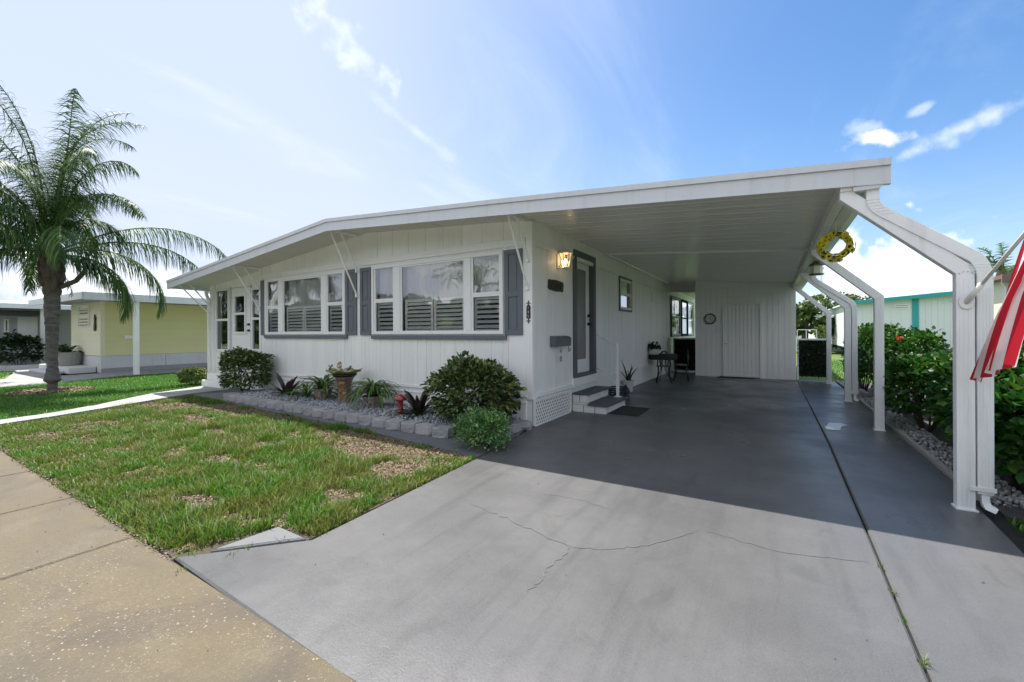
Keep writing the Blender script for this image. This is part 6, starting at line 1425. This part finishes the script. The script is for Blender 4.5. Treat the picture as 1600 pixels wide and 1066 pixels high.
th = thing('neighbor_house', 'white mobile home with teal fascia and corner trim beyond the shrubs', 'house', (9, 31, 0))
YT = 27.0
def tz(x): return 2.78+(x-3.4)*.079
m = MB(); m.prism_axis([(3.45,.5),(14.0,.5),(14.0,tz(14)-.9),(8.6,tz(8.6)),(3.45,tz(3.45))], 'y', YT, 40); m.build('wall', 'far_white', th)
i = 0
for i in range(26):
    x = 5.95+i*.21
    if x < 10.6: piece('siding_board', 'far_white', th, x, x+.20, YT-.012, YT-.0, .55, min(tz(x), 3.2)-.06)
for i in range(6): x = 3.5+i*.36; piece('wall_panel', 'far_white', th, x, x+.352, YT-.012, YT, .55, tz(x)-.06)
m = MB(); m.prism_axis([(3.3,tz(3.3)-.09),(8.6,tz(8.6)-.09),(12.5,tz(8.6)-.3),(12.5,tz(8.6)-.1),(8.6,tz(8.6)+.09),(3.3,tz(3.3)+.07)], 'y', YT-.35, YT-.25); m.build('fascia', 'teal_paint', th)
m = MB(); m.prism_axis([(3.3,tz(3.3)+.0),(8.6,tz(8.6)),(14.2,tz(8.6)-.5),(14.2,tz(8.6)-.42),(8.6,tz(8.6)+.1),(3.3,tz(3.3)+.08)], 'y', YT-.249, 40); m.build('roof', 'far_white', th)
piece('corner_trim', 'teal_paint', th, 5.70, 5.92, YT-.05, YT+.0, .5, tz(5.8)-.02); piece('corner_trim', 'teal_paint', th, 3.38, 3.55, YT-.05, YT-.013, .5, tz(3.4)-.05)
simple_window(7.2,8.6,2.0,2.62,2.3,YT-.02,parent=th,mat='gray_siding'); simple_window(5.05,5.6,2.42,2.64,2.53,YT-.02,parent=th)
MB().tube([(6.95,YT-.05,2.74),(7.2,YT-.05,2.70),(9.5,YT-.05,2.72)], .015, 5).build('pipe', 'far_white', th)
piece('foundation', 'edge_block', th, 3.5, 14, YT+.02, YT+.2, -.06, .52)
piece('water_spigot', 'steel', th, 6.02, 6.08, YT-.1, YT-.03, 1.25, 1.32)
r_ = np.random.default_rng(8); p = np.column_stack([r_.uniform(6.2,10.5,90), np.full(90, YT-.8)+r_.normal(0,.25,90)])
tag(scatter('boulders', ICO, ICF, np.column_stack([p, r_.uniform(0,.32,90)]), frames(r_.normal(size=(90,3)), r_.uniform(0,6,90)), r_.uniform(.15,.34,90), 'stone_rough', None, 'stuff'), 'heap of rough grey stones against the teal trimmed house', 'stones')
# row of white homes seen through the posts
def far_home(label, x, y, w, h, seed):
    t = thing('distant_house', label, 'house', (x, y, 0), 'row of white homes beyond the lawn')
    m = MB(); m.prism_axis([(x,-.05),(x+w,-.05),(x+w,h),(x+w/2,h+.5),(x,h)], 'y', y, y+9); m.build('wall', 'far_white', t)
    m = MB(); m.prism_axis([(x-.3,h-.05),(x+w/2,h+.5),(x+w+.3,h-.05),(x+w+.3,h+.05),(x+w/2,h+.62),(x-.3,h+.05)], 'y', y-.4, y+9.2); m.build('roof', 'far_white', t)
    for k in range(2): simple_window(x+.5+k*w*.45, x+.5+k*w*.45+.9, 1.0, 2.1, 1.55, y-.02, parent=t)
    for k in range(4): piece('siding_board', 'far_white', t, x+w*k/4+.02, x+w*(k+1)/4-.02, y-.012, y, .2, .92)
far_home('nearest white home of the far row behind the hedge screen', 2.75, 37, 3.0, 2.6, 1)
far_home('second white home of the far row left of the pole', 1.9, 50, 3.2, 2.6, 2)
far_home('farthest white home of the row near the shed edge', 1.2, 66, 3.4, 2.6, 3)
up = thing('utility_pole', 'tall pale utility pole standing between the far white homes', 'pole', (3.0, 37.5-1.6, 0))
MB().tube([(2.98,35.9,-.1),(2.98,35.9,5.6)], .12, 10).build('shaft', 'far_white', up); MB().box(2.86,3.1,35.8,36.0,5.6,5.75).build('cap', 'steel', up)
rt = thing('rail_fence', 'low grey pipe rail in front of the far white homes', 'fence', (2.0, 31, 0))
for x in (1.35,1.8,2.3): MB().tube([(x,31,-.05),(x,31,1.45)], .03, 6).build('post', 'steel', rt)
for z in (1.45,.9): MB().tube([(1.35,31,z),(2.3,31,z)], .03, 6).build('rail', 'steel', rt)
bush('dark_shrub', 'dark low shrub in front of the nearest far white home', 'shrub', (3.3,34.5), .7, .5, 1.6, ['dark_leaf'], 900, .16, seed=63)
t = plant('yellow_flower_bush', 'small bush with pale yellow flowers by the utility pole', (2.7,33,0), 'bush')
r_ = np.random.default_rng(15); n = 500; d = r_.normal(size=(n,3)); d /= np.linalg.norm(d,axis=1,keepdims=True); pos = np.array([[2.7,33,1.35]])+d*r_.uniform(.1,.42,(n,1))
scatter('foliage', LEAF_V, LEAF_F, pos, frames(d, r_.uniform(0,6,n)), r_.uniform(.08,.14,n), ['lime_leaf'], t, 'stuff'); MB().tube([(2.7,33,-.05),(2.7,33,1.3)], .03, 5).build('stem', 'bark', t)
# brown roofed house at the right edge, white car below it
bhs = thing('neighbor_house', 'small cream lap sided outbuilding with brown eave at the right edge behind the flag', 'house', (7, 18, 0))
m = MB(); m.box(4.85,9.5,15.05,16.1,-.05,2.62); m.build('wall', 'cream_siding', bhs)
for i in range(14): piece('siding_board', 'cream_siding', bhs, 4.87, 9.5, 15.02, 15.05, .3+i*.165, .3+i*.165+.16)
m = MB(); m.box(4.62,9.9,14.45,16.2,2.60,2.69); m.build('roof', 'roof_brown', bhs)
m = MB(); m.box(4.60,9.9,14.40,14.449,2.50,2.70); m.build('fascia', 'roof_brown', bhs)
m = MB(); m.rect_tube([(4.80,14.93,2.64),(4.80,14.93,2.54),(4.86,14.93,2.44),(4.86,14.93,.1)], .07, .08, (0,1,0)); m.build('downspout', 'white_trim', bhs)
m = MB(); ball(m, (4.80,14.85,1.95), .10); m.tube([(4.86,15.0,1.95),(4.80,14.85,1.95)], .03, 6); m.build('flood_light', 'lamp_white', bhs, smooth=True)
car = thing('parked_car', 'dark blue car mostly hidden behind the flag and shrubs at the right', 'car', (6.6, 9.5, 0))
def car_part(name, mat, prof, x0, x1, inset=0.0):
    m = MB(); n = len(prof); m.v = []; m.add([(x0+inset*(p[1] > .95), 7.4+p[0], p[1]) for p in prof]+[(x1-inset*(p[1] > .95), 7.4+p[0], p[1]) for p in prof], [tuple(range(n))[::-1], tuple(range(n,2*n))]+[(i,(i+1)%n,n+(i+1)%n,n+i) for i in range(n)]); return m.build(name, mat, car, bevel=.03)
pm('car_blue', (.015,.022,.06), .25, coat=.8)
bd = car_part('body', 'car_blue', [(0,.32),(0,.70),(.25,.82),(1.2,.92),(3.5,.95),(4.3,.88),(4.4,.6),(4.4,.32)], 3.45, 5.2)
car_part('cabin', 'window_dark', [(1.15,.921),(1.75,1.36),(2.1,1.40),(3.1,1.38),(3.75,.951)], 3.52, 5.13, .12); car_part('car_roof', 'car_blue', [(1.85,1.37),(2.1,1.415),(3.1,1.40),(3.25,1.34)], 3.63, 5.02)
for y in (8.2, 11.0):
    for x in (3.43, 5.0):
        w = MB().tube([(x,y,.30),(x+.2,y,.30)], .30, 18).build('wheel', 'rubber', car, bevel=.02); MB().tube([(x-.012,y,.30),(x-.001,y,.30)], .18, 14).build('rim', 'steel', w)
for x in (3.6, 4.85): MB().box(x,x+.2,7.37,7.402,.62,.74).build('headlight', 'lamp_white', car, bevel=.01)
